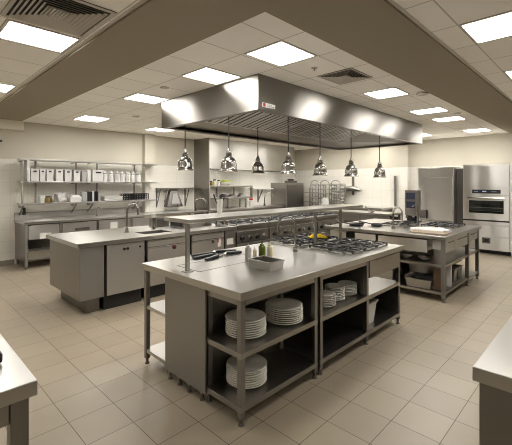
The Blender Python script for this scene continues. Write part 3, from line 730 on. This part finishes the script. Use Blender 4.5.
MB().cyl((2.03, YW-.05, 1.20), (2.03, YW-.05, 1.135), .006, 8).box(2.0, YW-.06, 1.195, 2.06, YW-.001, 1.21).build('hook', 'steel', t)
MB().lathe([(.02, 0), (.035, .02), (.03, .06), (.018, .09), (.03, .12), (.02, .15)], (2.03, YW-.05, .985), 12).build('tool_head', 'black', t, 0, True)

# small bracket shelf with the hanging grey apron bag, right of the pilaster
t = T('bracket_shelf', 'narrow steel bracket shelf on the back wall right of the pilaster', 'shelf', (5.6, YW, 1.5))
MB().box(4.99, YW-.22, 1.49, 6.24, YW-.002, 1.52).build('shelf_board', 'steel', t, .003)
for x in (5.08, 5.98):
    MB().box(x-.012, YW-.03, 1.0, x+.012, YW-.002, 1.49).hexa([(x-.01, YW-.03, 1.02), (x+.01, YW-.03, 1.02), (x+.01, YW-.03, 1.06), (x-.01, YW-.03, 1.06), (x-.01, YW-.2, 1.45), (x+.01, YW-.2, 1.45), (x+.01, YW-.2, 1.49), (x-.01, YW-.2, 1.49)]).build('bracket', 'dull', t)
t = T('wall_dispenser', 'grey tapered dispenser with two dark knobs hung below the bracket shelf', 'dispenser', (5.5, 8.55, .98))
MB().hexa([(5.28, 8.44, 1.0), (5.80, 8.44, 1.0), (5.80, YW-.002, 1.0), (5.28, YW-.002, 1.0), (5.43, 8.52, 1.46), (5.66, 8.52, 1.46), (5.66, YW-.002, 1.46), (5.43, YW-.002, 1.46)]).build('housing', 'dull', t, .03)
MB().hexa([(5.42, 8.435, 1.09), (5.68, 8.435, 1.09), (5.68, 8.45, 1.09), (5.42, 8.45, 1.09), (5.49, 8.49, 1.36), (5.62, 8.49, 1.36), (5.62, 8.53, 1.36), (5.49, 8.53, 1.36)]).build('front_plate', 'grey', t, .006)
for x in (5.60, 5.71): MB().cyl((x, 8.425, 1.05), (x, 8.445, 1.05), .018, 14).build('knob', 'black', t)
MB().tube([(5.30, 8.46, 1.02), (5.22, 8.46, 1.15), (5.32, 8.5, 1.42), (5.42, 8.52, 1.45)], .02, 8).build('side_strap', 'dull', t, 0, True)

# ------------------------------------------------------------------ alcove under the second hood
struct(MB().box(6.30, 7.96, 0, 6.34, YW, ZC).build('wall_partition', 'steel_v', None, .002))
t = T('wall_hood', 'stainless wall hood in the back corner above the rear counter', 'hood', (8.2, 8.3, 2.06))
m = MB()
m.box(6.345, 7.98, 2.07, 10.1, 8.0, ZC-.001).box(10.08, 8.0, 2.07, 10.1, YW-.001, ZC-.001)
m.box(6.345, 7.98, 2.02, 10.1, 8.0, 2.07)
m.build('canopy', 'front', t)
MB().tube([(6.36, 7.965, 2.035), (10.1, 7.965, 2.035)], .022, 12).build('front_lip', 'hood', t, 0, True)
MB().box(6.36, 8.0, 2.07, 10.07, YW-.002, 2.09).build('underside', 'dull', t)
for x in (7.0, 8.4, 9.5): MB().box(x-.35, 8.12, 2.055, x+.35, 8.3, 2.069).build('added_hood_light', 'added_hood_lamp', t)  # light strips added out of view to brighten the alcove wall
t = T('rear_counter', 'stainless counter below the wall hood in the back corner', 'counter', (7.9, 8.3, 0))
MB().box(6.36, 7.98, WZ-.05, 9.54, YW-.01, WZ).build('top_slab', 'worktop', t, .004)
MB().box(6.38, 8.02, .12, 9.52, YW-.02, WZ-.05).build('carcass', 'steel_v', t, .003)
MB().box(6.42, 8.1, 0, 9.48, YW-.05, .12).build('plinth', 'void', t)
t = T('two_tier_shelf', 'two-tier steel shelf with a right upright on the rear counter', 'shelf', (7.4, 8.45, WZ))
for z in (1.57, 1.22): MB().box(6.42, 8.32, z-.05, 8.38, 8.62, z).build('shelf_board', 'steel', t, .003)
for x in (6.46, 8.34):
    MB().box(x-.03, 8.33, WZ+.0005, x+.03, 8.37, 1.52).build('upright', 'steel_v', t)
MB().box(7.1, 8.59, 1.2, 7.13, 8.62, 1.52).box(7.8, 8.59, 1.2, 7.83, 8.62, 1.52).build('back_bar', 'steel_v', t)
rb = [('glass_jar', 'dull', 6.62, .05, .17), ('glass_jar', 'amber', 6.76, .05, .14), ('glass_jar', 'cream', 6.90, .055, .19), ('glass_jar', 'white', 7.05, .05, .17)]
for i, (n, mt, x, r, h) in enumerate(rb):
    t = T(n, f'{["dark","amber","cream","white"][i]} jar, {["first","second","third","fourth"][i]} from the left on top of the two-tier shelf', 'jar', (x, 8.45, 1.57), 'jars on the two-tier shelf')
    MB().lathe([(r*.9, 0), (r, .01), (r, h*.7), (r*.7, h*.78)], (x, 8.45, 1.571), 20).build('jar_body', mt, t, 0, True)
    MB().lathe([(r*.75, h*.78), (r*.75, h)], (x, 8.45, 1.571), 18).build('lid', 'black', t)
t = T('fruit_bowl', 'pale bowl of greens on top of the two-tier shelf', 'bowl', (7.33, 8.45, 1.57))
MB().lathe([(.08, 0), (.16, .06), (.19, .11), (.18, .11), (.14, .06), (.001, .02)], (7.33, 8.45, 1.571), 26, True, False).build('bowl_body', 'china', t, 0, True)
m = MB()
for k in range(7):
    a = k*.9; m.lathe([(.005, -.05), (.045, -.03), (.055, 0), (.045, .03), (.005, .05)], (7.33+.09*math.cos(a)*(k > 0), 8.45+.09*math.sin(a)*(k > 0), 1.57+.13), 12)
m.build('greens', 'olive', t, 0, True)['kind'] = 'stuff'
for i, (x, h) in enumerate(((7.25, .10), (7.55, .08), (8.0, .11))):
    t = T('mixing_bowl', f'dark upturned bowl on the lower tier of the two-tier shelf, {["left","middle","right"][i]}', 'bowl', (x, 8.45, 1.22))
    MB().lathe([(.14, .001), (.14, .008), (.12, h*.5), (.07, h*.95), (.002, h)], (x, 8.45, 1.22), 24).build('bowl_body', 'dull' if i else 'black', t, 0, True)
t = T('counter_frame', 'small open steel frame stand on the rear counter', 'stand', (7.5, 8.15, WZ))
ax, bx, ay, by, h = 7.05, 7.75, 8.0, 8.26, .27
for x in (ax, bx):
    for y in (ay, by): MB().box(x-.02, y-.02, WZ+.001, x+.02, y+.02, WZ+h).build('leg', 'steel', t)
MB().box(ax-.02, ay-.02, WZ+h, bx+.02, by+.02, WZ+h+.03).build('frame_top', 'steel', t, .003)
t = T('red_canister', 'red capped canister on the rear counter below the hood', 'canister', (8.1, 8.15, WZ))
MB().lathe([(.07, 0), (.075, .01), (.075, .18), (.05, .2)], (8.12, 8.14, WZ+.001), 20).build('can_body', 'white', t, 0, True)
MB().lathe([(.05, .2), (.062, .21), (.062, .25), (.04, .27)], (8.12, 8.14, WZ+.001), 20).build('cap', 'red', t, 0, True)
t = T('swan_neck_tap', 'chrome swan neck tap at the rear counter left of the steel cabinet', 'tap', (9.0, 8.2, WZ))
gooseneck(t, 8.75, 8.15, WZ, .43, .36, math.radians(-15), .02, 'chrome', .12)
t = T('swan_neck_tap', 'low wide chrome tap at the rear, left of the white utensil pot', 'tap', (6.1, 8.1, WZ))
gooseneck(t, 5.85, 7.98, WZ-.005, .34, .30, math.radians(-20), .018, 'chrome', .02)
t = T('bracket_shelf', 'small pale bracket shelf on the back wall left of the steel cabinet', 'shelf', (8.9, YW, 1.47))
MB().box(8.50, YW-.25, 1.44, 9.48, YW-.002, 1.48).build('shelf_board', 'white', t, .003)
for x in (8.95,):
    MB().box(x-.02, YW-.03, 1.0, x+.02, YW-.002, 1.44).hexa([(x-.015, YW-.03, 1.05), (x+.015, YW-.03, 1.05), (x+.015, YW-.03, 1.1), (x-.015, YW-.03, 1.1), (x-.015, YW-.22, 1.40), (x+.015, YW-.22, 1.40), (x+.015, YW-.22, 1.44), (x-.015, YW-.22, 1.44)]).build('bracket', 'dull', t)
t = T('steel_cabinet', 'upright two-tone stainless cabinet in the back corner', 'cabinet', (10.05, 8.25, 0))
MB().box(9.60, 7.92, .08, 10.56, YW-.01, 1.66).build('carcass', 'steel_v', t, .005)
d = MB().box(9.63, 7.895, .12, 10.53, 7.92, 1.60).build('door', 'dull', t, .004)
MB().cyl((10.44, 7.86, .8), (10.44, 7.86, 1.2), .014, 10).build('handle', 'chrome', d)
MB().box(9.66, 7.98, 0, 10.5, YW-.05, .08).build('plinth', 'void', t)
MB().box(9.95, 8.05, 1.66, 10.35, 8.3, 1.74).build('top_vent', 'dull', t, .01)
tag(MB().lathe([(.10, 0), (.12, .03), (.12, .05), (.03, .06)], (10.15, 8.18, 1.741), 20).build('covered_dish', 'black', None, 0, True, (10.15, 8.18, 1.741)), 'black covered dish on top of the upright cabinet', 'dish')

# tray racks along the right wall
def tray_rack(y0, y1, label, box=False, nt=9):
    x0, x1 = 10.2, 10.5
    t = T('tray_rack', label, 'rack', ((x0+x1)/2, (y0+y1)/2, 0), 'tray racks by the right wall')
    for y in (x0, x1):
        pts = [(y, y0+.015, .09), (y, y0+.015, 1.62)]
        for k in (range(0, 9) if y == x0 else ()):
            a = PI-PI*k/8; c = (y0+y1)/2; r = (y1-y0)/2-.015
            pts.append((y, c+r*math.cos(a), 1.62+.12*math.sin(a)))
        pts += [(y, y1-.015, 1.62), (y, y1-.015, .09)]
        MB().tube(pts, .016, 8).build('end_frame', 'steel', t, 0, True)
    m = MB()
    for k in range(nt):
        z = .25+1.33*k/(nt-1)
        if box and .85 < z < 1.15: continue
        MB().box(x0+.02, y0+.03, z, x1-.02, y1-.03, z+.035).build('tray', 'worktop', t, .002)
        m.box(x0+.015, y0+.028, z-.012, x1-.015, y0+.04, z).box(x0+.015, y1-.04, z-.012, x1-.015, y1-.028, z)
    m.build('runners', 'dull', t)
    for x in (x0, x1):
        for y in (y0+.035, y1-.035):
            MB().lathe([(.015, -.045), (.03, -.02), (.03, 0), (.03, .02), (.015, .04)], (x, y, .045), 12).cyl((x, y, .08), (x, y, .10), .015, 8).build('castor', 'rubber', t, 0, True)
tray_rack(7.01, 7.36, 'tall trolley of steel trays nearest the back corner, left of three', nt=10)
tray_rack(6.60, 6.96, 'tall trolley of steel trays in the middle, with a white box inside', True, nt=10)
tray_rack(6.19, 6.55, 'tall trolley of steel trays on the right of three', nt=14)
tag(MB().box(10.24, 6.65, .925, 10.46, 6.91, 1.16).build('white_box', 'white', None, .005, False, (10.45, 6.83, .92)), 'white box riding inside the middle tray trolley', 'box')
t = T('slatted_rack', 'short slatted steel rack between the upright cabinet and the trolleys', 'rack', (10.5, 7.53, 0))
for y in (7.41, 7.66): MB().box(10.2, y-.012, 0, 10.23, y+.012, 1.5).box(10.72, y-.012, 0, 10.75, y+.012, 1.5).build('side_frame', 'steel', t)
for k in range(8): MB().box(10.2, 7.422, .2+.16*k, 10.75, 7.648, .22+.16*k).build('tray', 'steel', t)

# right wall: counter with wall arm, pipe
t = T('side_counter', 'long stainless counter along the right wall behind the tray racks', 'counter', (10.6, 5.3, 0))
MB().box(10.2, 4.82, WZ-.05, XW-.01, 6.12, WZ).build('top_slab', 'worktop', t, .004)
MB().box(10.24, 4.85, .12, XW-.03, 6.12, WZ-.05).build('carcass', 'steel_v', t)
MB().box(10.3, 4.9, 0, XW-.05, 6.08, .12).build('plinth', 'void', t)
t = T('wall_sprayer', 'steel jointed sprayer on the right wall beside the tray racks', 'sprayer', (10.9, 6.2, 1.0))
MB().box(XW-.05, 6.15, 1.25, XW-.002, 6.22, 1.86).build('wall_bar', 'dull', t, .003)
MB().tube([(10.85, 6.67, 1.36), (10.86, 6.52, 1.42), (10.88, 6.32, 1.46), (10.9, 6.18, 1.47), (10.88, 6.02, 1.45), (10.86, 5.84, 1.42)], [.05, .075, .085, .09, .075, .05], 10).build('arm_tube', 'steel', t, 0, True)
MB().tube([(10.85, 6.67, 1.37), (10.83, 6.62, 1.2), (10.83, 6.52, 1.08), (10.84, 6.44, 1.0)], [.04, .05, .045, .03], 10).build('drop_tube', 'steel', t, 0, True)
MB().tube([(10.86, 6.58, 1.38), (10.85, 6.48, 1.15), (10.85, 6.38, 1.02)], .018, 8).build('hose', 'grey', t, 0, True)
MB().tube([(10.87, 6.18, 1.47), (10.95, 6.18, 1.47), (XW-.04, 6.18, 1.47)], .03, 8).build('joint', 'dull', t, 0, True)
tag(MB().cyl((XW-.19, 4.68, .95), (XW-.19, 4.68, 1.86), .035, 14).box(XW-.2, 4.665, 1.0, XW-.15, 4.695, 1.03).box(XW-.2, 4.665, 1.7, XW-.15, 4.695, 1.73).build('wall_pipe', 'steel', None, 0, True, (XW-.19, 4.68, .95)), 'vertical steel pipe fixed to the pilaster on the right wall', 'pipe')
# work table between ranges and right wall
t = T('work_table', 'stainless work table with an under-shelf beyond the far end of the ranges', 'table', (8.75, 4.6, 0))
MB().box(8.4, 3.78, WZ-.045, 9.1, 5.45, WZ).build('top_slab', 'worktop', t, .004)
for x in (8.44, 9.06):
    for y in (3.82, 4.55, 5.41): leg(t, x, y, 0, WZ-.045, .05)
MB().box(8.42, 3.8, .68, 8.46, 5.43, WZ-.045).build('apron', 'steel', t)
MB().box(8.42, 3.8, .27, 9.08, 5.43, .30).build('shelf', 'steel', t, .003)
MB().box(9.05, 3.79, .35, 9.08, 5.43, .8).build('back_panel', 'dull', t)
for i, (y, h, mt) in enumerate(((4.15, .22, 'white'), (4.85, .18, 'steel'), (5.15, .2, 'grey'))):
    tag(MB().open_tub(8.75, y, .301, .3+h, .2, .12, .21, .13, .006, .01).build('storage_tub', mt, None, .003, False, (8.75, y, .3)), f'{["white","steel","grey"][i]} tub on the under-shelf of the far work table', 'tub')
t = T('ladle', 'dark ladle lying on the far work table', 'ladle', (8.7, 4.25, WZ))
MB().tube([(8.55, 4.32, WZ+.03), (8.65, 4.45, WZ+.06), (8.72, 4.56, WZ+.13)], .014, 8).build('handle', 'black', t, 0, True)
MB().lathe([(.03, .001), (.07, .02), (.08, .05), (.075, .05), (.03, .01)], (8.53, 4.29, WZ), 16).build('ladle_bowl', 'steel', t, 0, True)
# pots on the rear edge of the pass shelf line
t = T('utensil_pot', 'tall white pot of dark utensils standing on the pass shelf', 'pot', (2.28, 2.74, 1.335))
MB().lathe([(.024, 0), (.026, .005), (.032, .135), (.033, .14), (.029, .14), (.022, .008), (.001, .008)], (2.30, 2.74, 1.336), 22, True, False).build('pot_body', 'china', t, 0, True)
for k, (dx, dy, h) in enumerate(((-.05, .03, .185), (.012, -.01, .165), (.03, .02, .16), (.045, -.02, .165))):
    MB().tube([(2.30, 2.74, 1.36), (2.30+dx*.5, 2.74+dy*.5, 1.43), (2.30+dx, 2.74+dy, 1.336+h)], [.003, .004, .007], 8).build('utensil', 'black', t, 0, True)

# ------------------------------------------------------------------ right island
RX0, RX1, RY0, RY1 = 5.33, 7.12, 1.63, 3.50
t = T('prep_bench', 'stainless prep bench with two under-shelves in front of the fridge', 'bench', (6.2, 2.55, 0))
MB().box(RX0-.03, RY0-.03, WZ-.045, RX1+.03, RY1+.03, WZ).build('top_slab', 'worktop', t, .004)
for x in (RX0+.02, 6.50, RX1-.02):
    for y in (RY0+.02, RY1-.02): leg(t, x, y, 0, WZ-.045, .05)
for z in (.505, .135): MB().box(RX0, RY0+.005, z-.035, RX1, RY1-.005, z).build('shelf', 'steel', t, .003)
for y0, y1 in ((1.86, 2.58), (2.62, 2.98), (3.14, 3.44)):
    MB().box(RX0+.005, y0, .655, RX0+.03, y1, .835).box(RX0+.03, y0+.02, .67, RX0+.5, y1-.02, .83).build('drawer', 'fridge', t, .003)
for x0, x1 in ((5.42, 5.80), (5.83, 6.46), (6.54, 7.06)):
    d = MB().box(x0, RY0+.005, .70 if x0 > 6 else .67, x1, RY0+.025, .85).box(x0+.02, RY0+.025, .70, x1-.02, RY0+.19, .83).build('drawer', 'fridge', t, .003)
    MB().box(x0+.08, RY0-.018, .80, x1-.08, RY0+.004, .812).build('handle', 'chrome', d, .002)
MB().box(5.99, 1.99, .135, 6.0, RY1-.03, .47).box(5.99, 1.99, .505, 6.0, RY1-.03, WZ-.045).build('back_panel', 'dull', t)  # this and the next panel are added to keep the shelf interior dark
MB().box(6.0, 2.3, .135, 7.08, 2.31, .47).box(6.0, 2.3, .505, 7.08, 2.31, WZ-.045).build('added_middle_panel', 'dull', t)
def basin(name, cx, cy, z, ax, ay, h, mat, label, cat, lid=False):
    t = T(name, label, cat, (cx, cy, z))
    MB().open_tub(cx, cy, z+.001, z+h, ax*.9, ay*.9, ax, ay, .005, .014).build('tub_body', mat, t, .003)
    return t
basin('steel_tub', 5.54, 1.99, .135, .19, .18, .13, 'steel', 'wide steel tub of tools on the bottom shelf of the prep bench', 'tub')
for i, (x, a) in enumerate(((5.45, 1.57), (5.545, 1.57), (5.64, 1.57))):
    t = T('kitchen_tool', f'dark tool laid across the rim of the wide steel tub, {["nearest","middle","farthest"][i]} of three', 'tool', (x, 1.99, .272))
    dx, dy = .21*math.cos(a), .21*math.sin(a)
    MB().tube([(x-dx, 1.99-dy, .276), (x, 1.99, .276), (x+dx*.7, 1.99+dy*.7, .276)], .009, 8).build('handle', 'black', t, 0, True)
    MB().taper(x+dx*.86, 1.99+dy*.86, .267, .283, .03, .035, .025, .03).build('tool_end', 'steel', t, .003)
tag(MB().box(5.45, 2.40, .136, 5.8, 2.72, .40).build('steel_drawer_box', 'steel', None, .004, False, (5.6, 2.55, .135)), 'dark steel box behind the wide tub on the bottom shelf', 'box')
t = T('tilted_tray', 'flat steel tray tilted over the tub at the back of the bottom shelf', 'tray', (5.87, 2.15, .135))
MB().hexa([(5.76, 1.95, .38), (5.97, 1.95, .34), (5.97, 2.35, .34), (5.76, 2.35, .38), (5.76, 1.95, .395), (5.97, 1.95, .355), (5.97, 2.35, .355), (5.76, 2.35, .395)]).build('tray_plate', 'steel', t, .002)
MB().box(5.93, 1.96, .136, 5.965, 2.34, .34).build('tray_foot', 'steel', t, .002)
for i, (x, y) in enumerate(((5.50, 2.20), (5.54, 1.97))):
    t = T('steel_bowl', f'small shiny steel bowl on the middle shelf of the prep bench, {"left" if i == 0 else "right"} of the pair', 'bowl', (x, y, .505))
    MB().lathe([(.04, .001), (.07, .02), (.085, .05), (.082, .052), (.065, .025), (.001, .006)], (x, y, .505), 24, True, False).build('bowl_body', 'worktop', t, 0, True)
for i, x in enumerate((5.43, 5.47, 5.51)):
    tag(MB().box(x-.015, 1.69, .136, x+.015, 1.80, .47).build('chopping_board', 'brown', None, .004, False, (x, 1.75, .135)), f'dark wooden chopping board standing upright, {["nearest","middle","farthest"][i]} of three on the bench shelf', 'chopping board', 'dark boards on the bench shelf')
tag(MB().box(5.72, 1.66, .136, 5.755, 1.80, .46).build('chopping_board', 'white', None, .004, False, (5.72, 1.76, .135)), 'white chopping board standing upright right of the dark boards', 'chopping board')
for i, (x0, x1) in enumerate(((6.02, 6.20), (6.225, 6.43))):
    basin('steel_container', (x0+x1)/2, 1.84, .135, (x1-x0)/2-.012, .14, .20, 'steel', f'deep steel container on the bench bottom shelf, {"left" if i == 0 else "right"} of the pair under the green roll', 'container')
t = tag(MB().tube([(6.05, 1.80, .385), (6.3, 1.79, .386), (6.6, 1.78, .385)], [.03, .032, .03], 14).build('rolled_mat', 'olive', None, 0, True, (6.3, 1.8, .355)), 'green rolled mat lying across the two steel containers', 'mat')
# on top of the bench
tag(MB().box(5.44, 1.66, WZ+.0005, 5.77, 2.14, WZ+.018).build('cutting_board', 'wood', None, .004, False, (5.6, 1.9, WZ)), 'wooden cutting board on the corner of the prep bench', 'chopping board')
cloth(6.0, 2.06, WZ+.0005, .36, .52, .022, 'paper', 'white_towel', 'crumpled white towel behind the wooden cutting board', 'towel', .1, 5)
hob(6.30, 1.80, 7.0, 2.30, 'black-grated gas hob at the right end of the prep bench', nx=2, ny=2)
hob(6.02, 2.50, 6.62, 2.86, 'black-grated gas hob behind the cutting board on the prep bench', nx=2, ny=1)
def frypan(x, y, r, ang, label):
    t = T('frying_pan', label, 'pan', (x, y, WZ))
    MB().lathe([(r*.75, .001), (r*.8, .004), (r, .04), (r*.985, .042), (r*.78, .009), (.001, .007)], (x, y, WZ), 28, True, False).build('pan_body', 'iron', t, 0, True)
    dx, dy = math.cos(ang), math.sin(ang)
    MB().tube([(x+dx*r*.95, y+dy*r*.95, WZ+.035), (x+dx*(r+.08), y+dy*(r+.08), WZ+.05), (x+dx*(r+.2), y+dy*(r+.2), WZ+.06)], [.008, .01, .012], 8).build('handle', 'black', t, 0, True)
frypan(5.70, 3.15, .14, math.radians(135), 'black frying pan at the far left of the prep bench top')
frypan(5.86, 2.86, .10, math.radians(100), 'smaller black frying pan near the bench tap')
t = T('spray_tap', 'chrome spray tap with a looped hose on the prep bench', 'tap', (5.70, 2.50, WZ))
MB().cyl((5.70, 2.50, WZ+.0005), (5.70, 2.50, WZ+.05), .03, 18).cyl((5.70, 2.50, WZ+.05), (5.70, 2.50, WZ+.24), .014, 14).build('tap_base', 'chrome', t, 0, True)
MB().tube([(5.70, 2.50, WZ+.22)]+[(5.70+.05-.05*math.cos(a), 2.50-.05+.05*math.cos(a), WZ+.24+.10*math.sin(a)) for a in [k*PI/10 for k in range(11)]]+[(5.80, 2.40, WZ+.12), (5.76, 2.44, WZ+.06)], .012, 10).build('hose', 'steel', t, 0, True)
MB().cyl((5.70, 2.50, WZ+.09), (5.74, 2.58, WZ+.10), .010, 10).cyl((5.70, 2.50, WZ+.09), (5.66, 2.42, WZ+.10), .010, 10).build('tap_handles', 'chrome', t, 0, True)
t = T('pillar_tap', 'slender steel pillar tap in front of the screen machine on the prep bench', 'tap', (6.35, 2.36, WZ))
MB().cyl((6.45, 2.40, WZ+.0005), (6.45, 2.40, WZ+.35), .016, 12).cyl((6.45, 2.40, WZ+.0005), (6.45, 2.40, WZ+.03), .03, 14).build('pillar', 'chrome', t, 0, True)
MB().tube([(6.45, 2.40, WZ+.34), (6.40, 2.43, WZ+.35), (6.36, 2.46, WZ+.33)], .011, 8).build('outlet', 'chrome', t, 0, True)
t = T('drinks_machine', 'slim steel machine with two blue screens at the back of the prep bench', 'machine', (6.95, 2.68, WZ))
bx0, bx1, by0, by1 = 6.86, 7.06, 2.57, 2.79
MB().box(bx0, by0, WZ+.13, bx1, by1, WZ+.60).build('cabinet_body', 'steel_v', t, .006)
MB().box(bx0-.06, by0-.02, WZ+.0005, bx1, by1+.02, WZ+.03).box(bx0+.05, by0+.02, WZ+.03, bx1-.02, by1-.02, WZ+.13).build('drip_base', 'black', t, .004)
MB().box(bx0-.006, by0+.03, WZ+.43, bx0-.0005, by1-.03, WZ+.55).build('screen', 'screen', t)
MB().box(bx0-.006, by0+.03, WZ+.27, bx0-.0005, by1-.03, WZ+.39).build('screen', 'screen', t)
for y in (by0+.05, by1-.05): MB().cyl((bx0-.04, y, WZ+.10), (bx0, y, WZ+.13), .02, 12).build('spout', 'chrome', t)

# ------------------------------------------------------------------ fridge and oven wall
FX = 9.75
t = T('upright_fridge', 'tall stainless upright fridge on the right beside the oven column', 'fridge', (10.2, 3.19, 0))
MB().box(FX+.03, 2.77, .12, 10.95, 3.63, 2.04).build('carcass', 'fridge', t, .004)
MB().box(FX, 2.78, 1.80, FX+.03, 3.62, 2.02).build('top_grille', 'fridge', t, .004)
d = MB().box(FX-.012, 2.80, .70, FX+.03, 3.61, 1.785).build('door', 'fridge', t, .008)
MB().box(FX-.022, 3.41, .74, FX-.0125, 3.57, .96).build('latch_plate', 'steel', d, .003)
MB().box(FX-.05, 3.37, .74, FX-.0125, 3.40, .96).build('handle', 'black', d, .004)
MB().box(FX-.012, 2.80, .14, FX+.03, 3.61, .69).build('lower_door', 'fridge', t, .008)
MB().box(FX+.08, 2.8, 0, 10.9, 3.6, .12).build('plinth', 'void', t)
MB().box(FX+.25, 2.585, .1, 10.95, 2.768, 2.0).build('gap_shade_panel', 'gap_shade', t)  # dark brown sheet, paints the shade in the gap between fridge and oven
t = T('tall_oven', 'tall stainless oven column with a glass oven door at the right edge', 'oven', (10.2, 2.09, 0))
MB().box(FX+.03, 1.60, .10, 10.95, 2.575, 2.08).build('carcass', 'fridge', t, .004)
MB().box(FX, 1.64, 1.55, FX+.03, 2.56, 2.05).build('upper_door', 'fridge', t, .005)
cp = MB().box(FX, 1.64, 1.365, FX+.03, 2.56, 1.535).build('control_panel', 'fridge', t, .004)
dp = MB().box(FX-.006, 1.80, 1.40, FX-.0005, 2.37, 1.49).build('display', 'black', cp)
MB().box(FX-.008, 2.08, 1.435, FX-.006, 2.16, 1.46).box(FX-.008, 2.25, 1.44, FX-.006, 2.33, 1.445).box(FX-.008, 1.88, 1.44, FX-.006, 1.98, 1.445).build('digits', 'led', dp)
d = MB().box(FX-.02, 1.64, .79, FX+.03, 2.56, 1.345).build('oven_door', 'fridge', t, .006)
gl = MB().box(FX-.024, 1.74, .945, FX-.0205, 2.43, 1.235).build('window', 'glass', d)
MB().box(FX-.026, 1.76, 1.07, FX-.0245, 2.41, 1.078).box(FX-.026, 1.76, 1.0, FX-.0245, 2.41, 1.004).build('rack_line', 'dull', gl)
MB().cyl((FX-.06, 1.72, 1.295), (FX-.06, 2.46, 1.295), .014, 12).box(FX-.06, 1.74, 1.287, FX-.02, 1.755, 1.303).box(FX-.06, 2.425, 1.287, FX-.02, 2.44, 1.303).build('handle', 'chrome', d)
MB().box(FX-.015, 1.64, .68, FX+.03, 2.56, .755).build('warming_drawer', 'fridge', t, .005)
MB().box(FX-.02, 1.64, .757, FX+.03, 2.56, .787).build('door_gap', 'void', t)
MB().box(FX, 1.64, .42, FX+.03, 2.56, .67).build('storage_drawer', 'fridge', t, .005)
lo = MB().box(FX, 1.64, .10, FX+.03, 2.56, .41).build('lower_panel', 'fridge', t, .005)
pl = MB().box(FX-.008, 2.0, .25, FX-.0005, 2.17, .385).build('rating_plate', 'dull', lo, .002)
MB().box(FX-.010, 2.03, .275, FX-.008, 2.14, .36).build('plate_window', 'black', pl)
MB().box(FX+.15, 1.64, 0, 10.9, 2.54, .10).build('plinth', 'void', t)
for y in (1.68, 2.5): MB().cyl((FX+.06, y, 0), (FX+.06, y, .10), .02, 12).build('foot', 'rubber', t)
MB().box(FX-.02, 1.555, .0, 10.95, 1.598, 2.09).build('side_panel', 'fridge', t, .004)

# ------------------------------------------------------------------ near tables
t = T('steel_table', 'stainless table cut off at the bottom left corner of the picture', 'table', (-.3, 2.2, 0))
MB().box(-1.1, 1.50, WZ-.055, .397, 3.0, WZ).build('top_slab', 'worktop', t, .004)
for x in (-1.05, .346):
    for y in (1.55, 2.94): leg(t, x, y, 0, WZ-.055, .058)
MB().box(-1.02, 1.53, WZ-.14, .316, 1.57, WZ-.055).box(.33, 1.58, WZ-.14, .37, 2.91, WZ-.055).build('apron', 'steel', t, .003)
t = T('black_scale', 'black flat kitchen scale on the bottom left table', 'scale', (.18, 1.9, WZ))
MB().box(.0, 1.72, WZ+.006, .335, 2.02, WZ+.05).build('scale_body', 'black', t, .012)
MB().box(.02, 1.78, WZ+.05, .30, 2.0, WZ+.058).build('scale_plate', 'dull', t, .003)
for x in (.03, .3):
    for y in (1.75, 1.99): MB().cyl((x, y, WZ+.0003), (x, y, WZ+.008), .015, 10).build('foot', 'rubber', t)
t = T('steel_cupboard', 'stainless cupboard with a worktop at the bottom right corner of the picture', 'cupboard', (2.4, -.2, 0))
MB().box(1.615, -1.2, WZ-.055, 3.6, .393, WZ).build('top_slab', 'worktop', t, .004)
MB().box(1.635, -1.16, .1, 3.56, .374, WZ-.055).build('carcass', 'steel_v', t, .004)
MB().box(1.7, -1.1, 0, 3.5, .3, .1).build('plinth', 'void', t)

# ------------------------------------------------------------------ unseen ceiling lights, added off frame and behind the hood to brighten the room
for i, (x, y) in enumerate(((-.6, -1.2), (-1.5, 3.4), (-1.9, 6.9), (7.6, .1), (4.5, 5.8), (5.9, 5.8), (7.3, 5.8), (8.7, 5.6), (5.8, 6.8), (7.2, 6.8), (8.6, 6.8), (9.8, 6.6), (10.4, 5.2))):
    ceiling_light(x-.27, y-.25, x+.27, y+.25, f'added recessed ceiling light {["behind the camera on the left","left of the picture above the near table","left of the picture near the wall counter","right of the picture before the oven","hidden behind the near end of the hood, first row","hidden behind the hood, second of the first row","hidden behind the hood, third of the first row","hidden behind the hood, last of the first row","hidden behind the hood, first of the rear row","hidden behind the hood, second of the rear row","hidden behind the hood, third of the rear row","hidden behind the hood before the tray racks","hidden behind the far end of the hood by the side counter"][i]}')

# ------------------------------------------------------------------ world, camera, view
wd = bpy.data.worlds.new('world'); S.world = wd; wd.use_nodes = True
wd.node_tree.nodes['Background'].inputs[0].default_value = (1., .93, .82, 1)
wd.node_tree.nodes['Background'].inputs[1].default_value = .4
cam = bpy.data.cameras.new('camera'); co = bpy.data.objects.new('camera', cam); COL.objects.link(co)
co.location = (0, 0, 1.62); co.rotation_euler = (PI/2, 0, math.radians(44.3-90))
cam.sensor_fit = 'HORIZONTAL'; cam.sensor_width = 36; cam.lens = 365/512*36
cam.shift_y = -38.5/512; cam.clip_start = .05
S.camera = co
S.view_settings.view_transform = 'Standard'; S.view_settings.look = 'None'
S.view_settings.exposure = 1.25; S.view_settings.gamma = 1; S.view_settings.use_curve_mapping = False
S.cycles.use_denoising = True; S.cycles.use_adaptive_sampling = False
S.cycles.max_bounces = 8; S.cycles.diffuse_bounces = 4; S.cycles.glossy_bounces = 5
S.cycles.sample_clamp_indirect = 6; S.cycles.sample_clamp_direct = 4.0; S.cycles.filter_width = 1.0; S.cycles.caustics_reflective = True; S.cycles.blur_glossy = 1.0; S.cycles.caustics_refractive = False
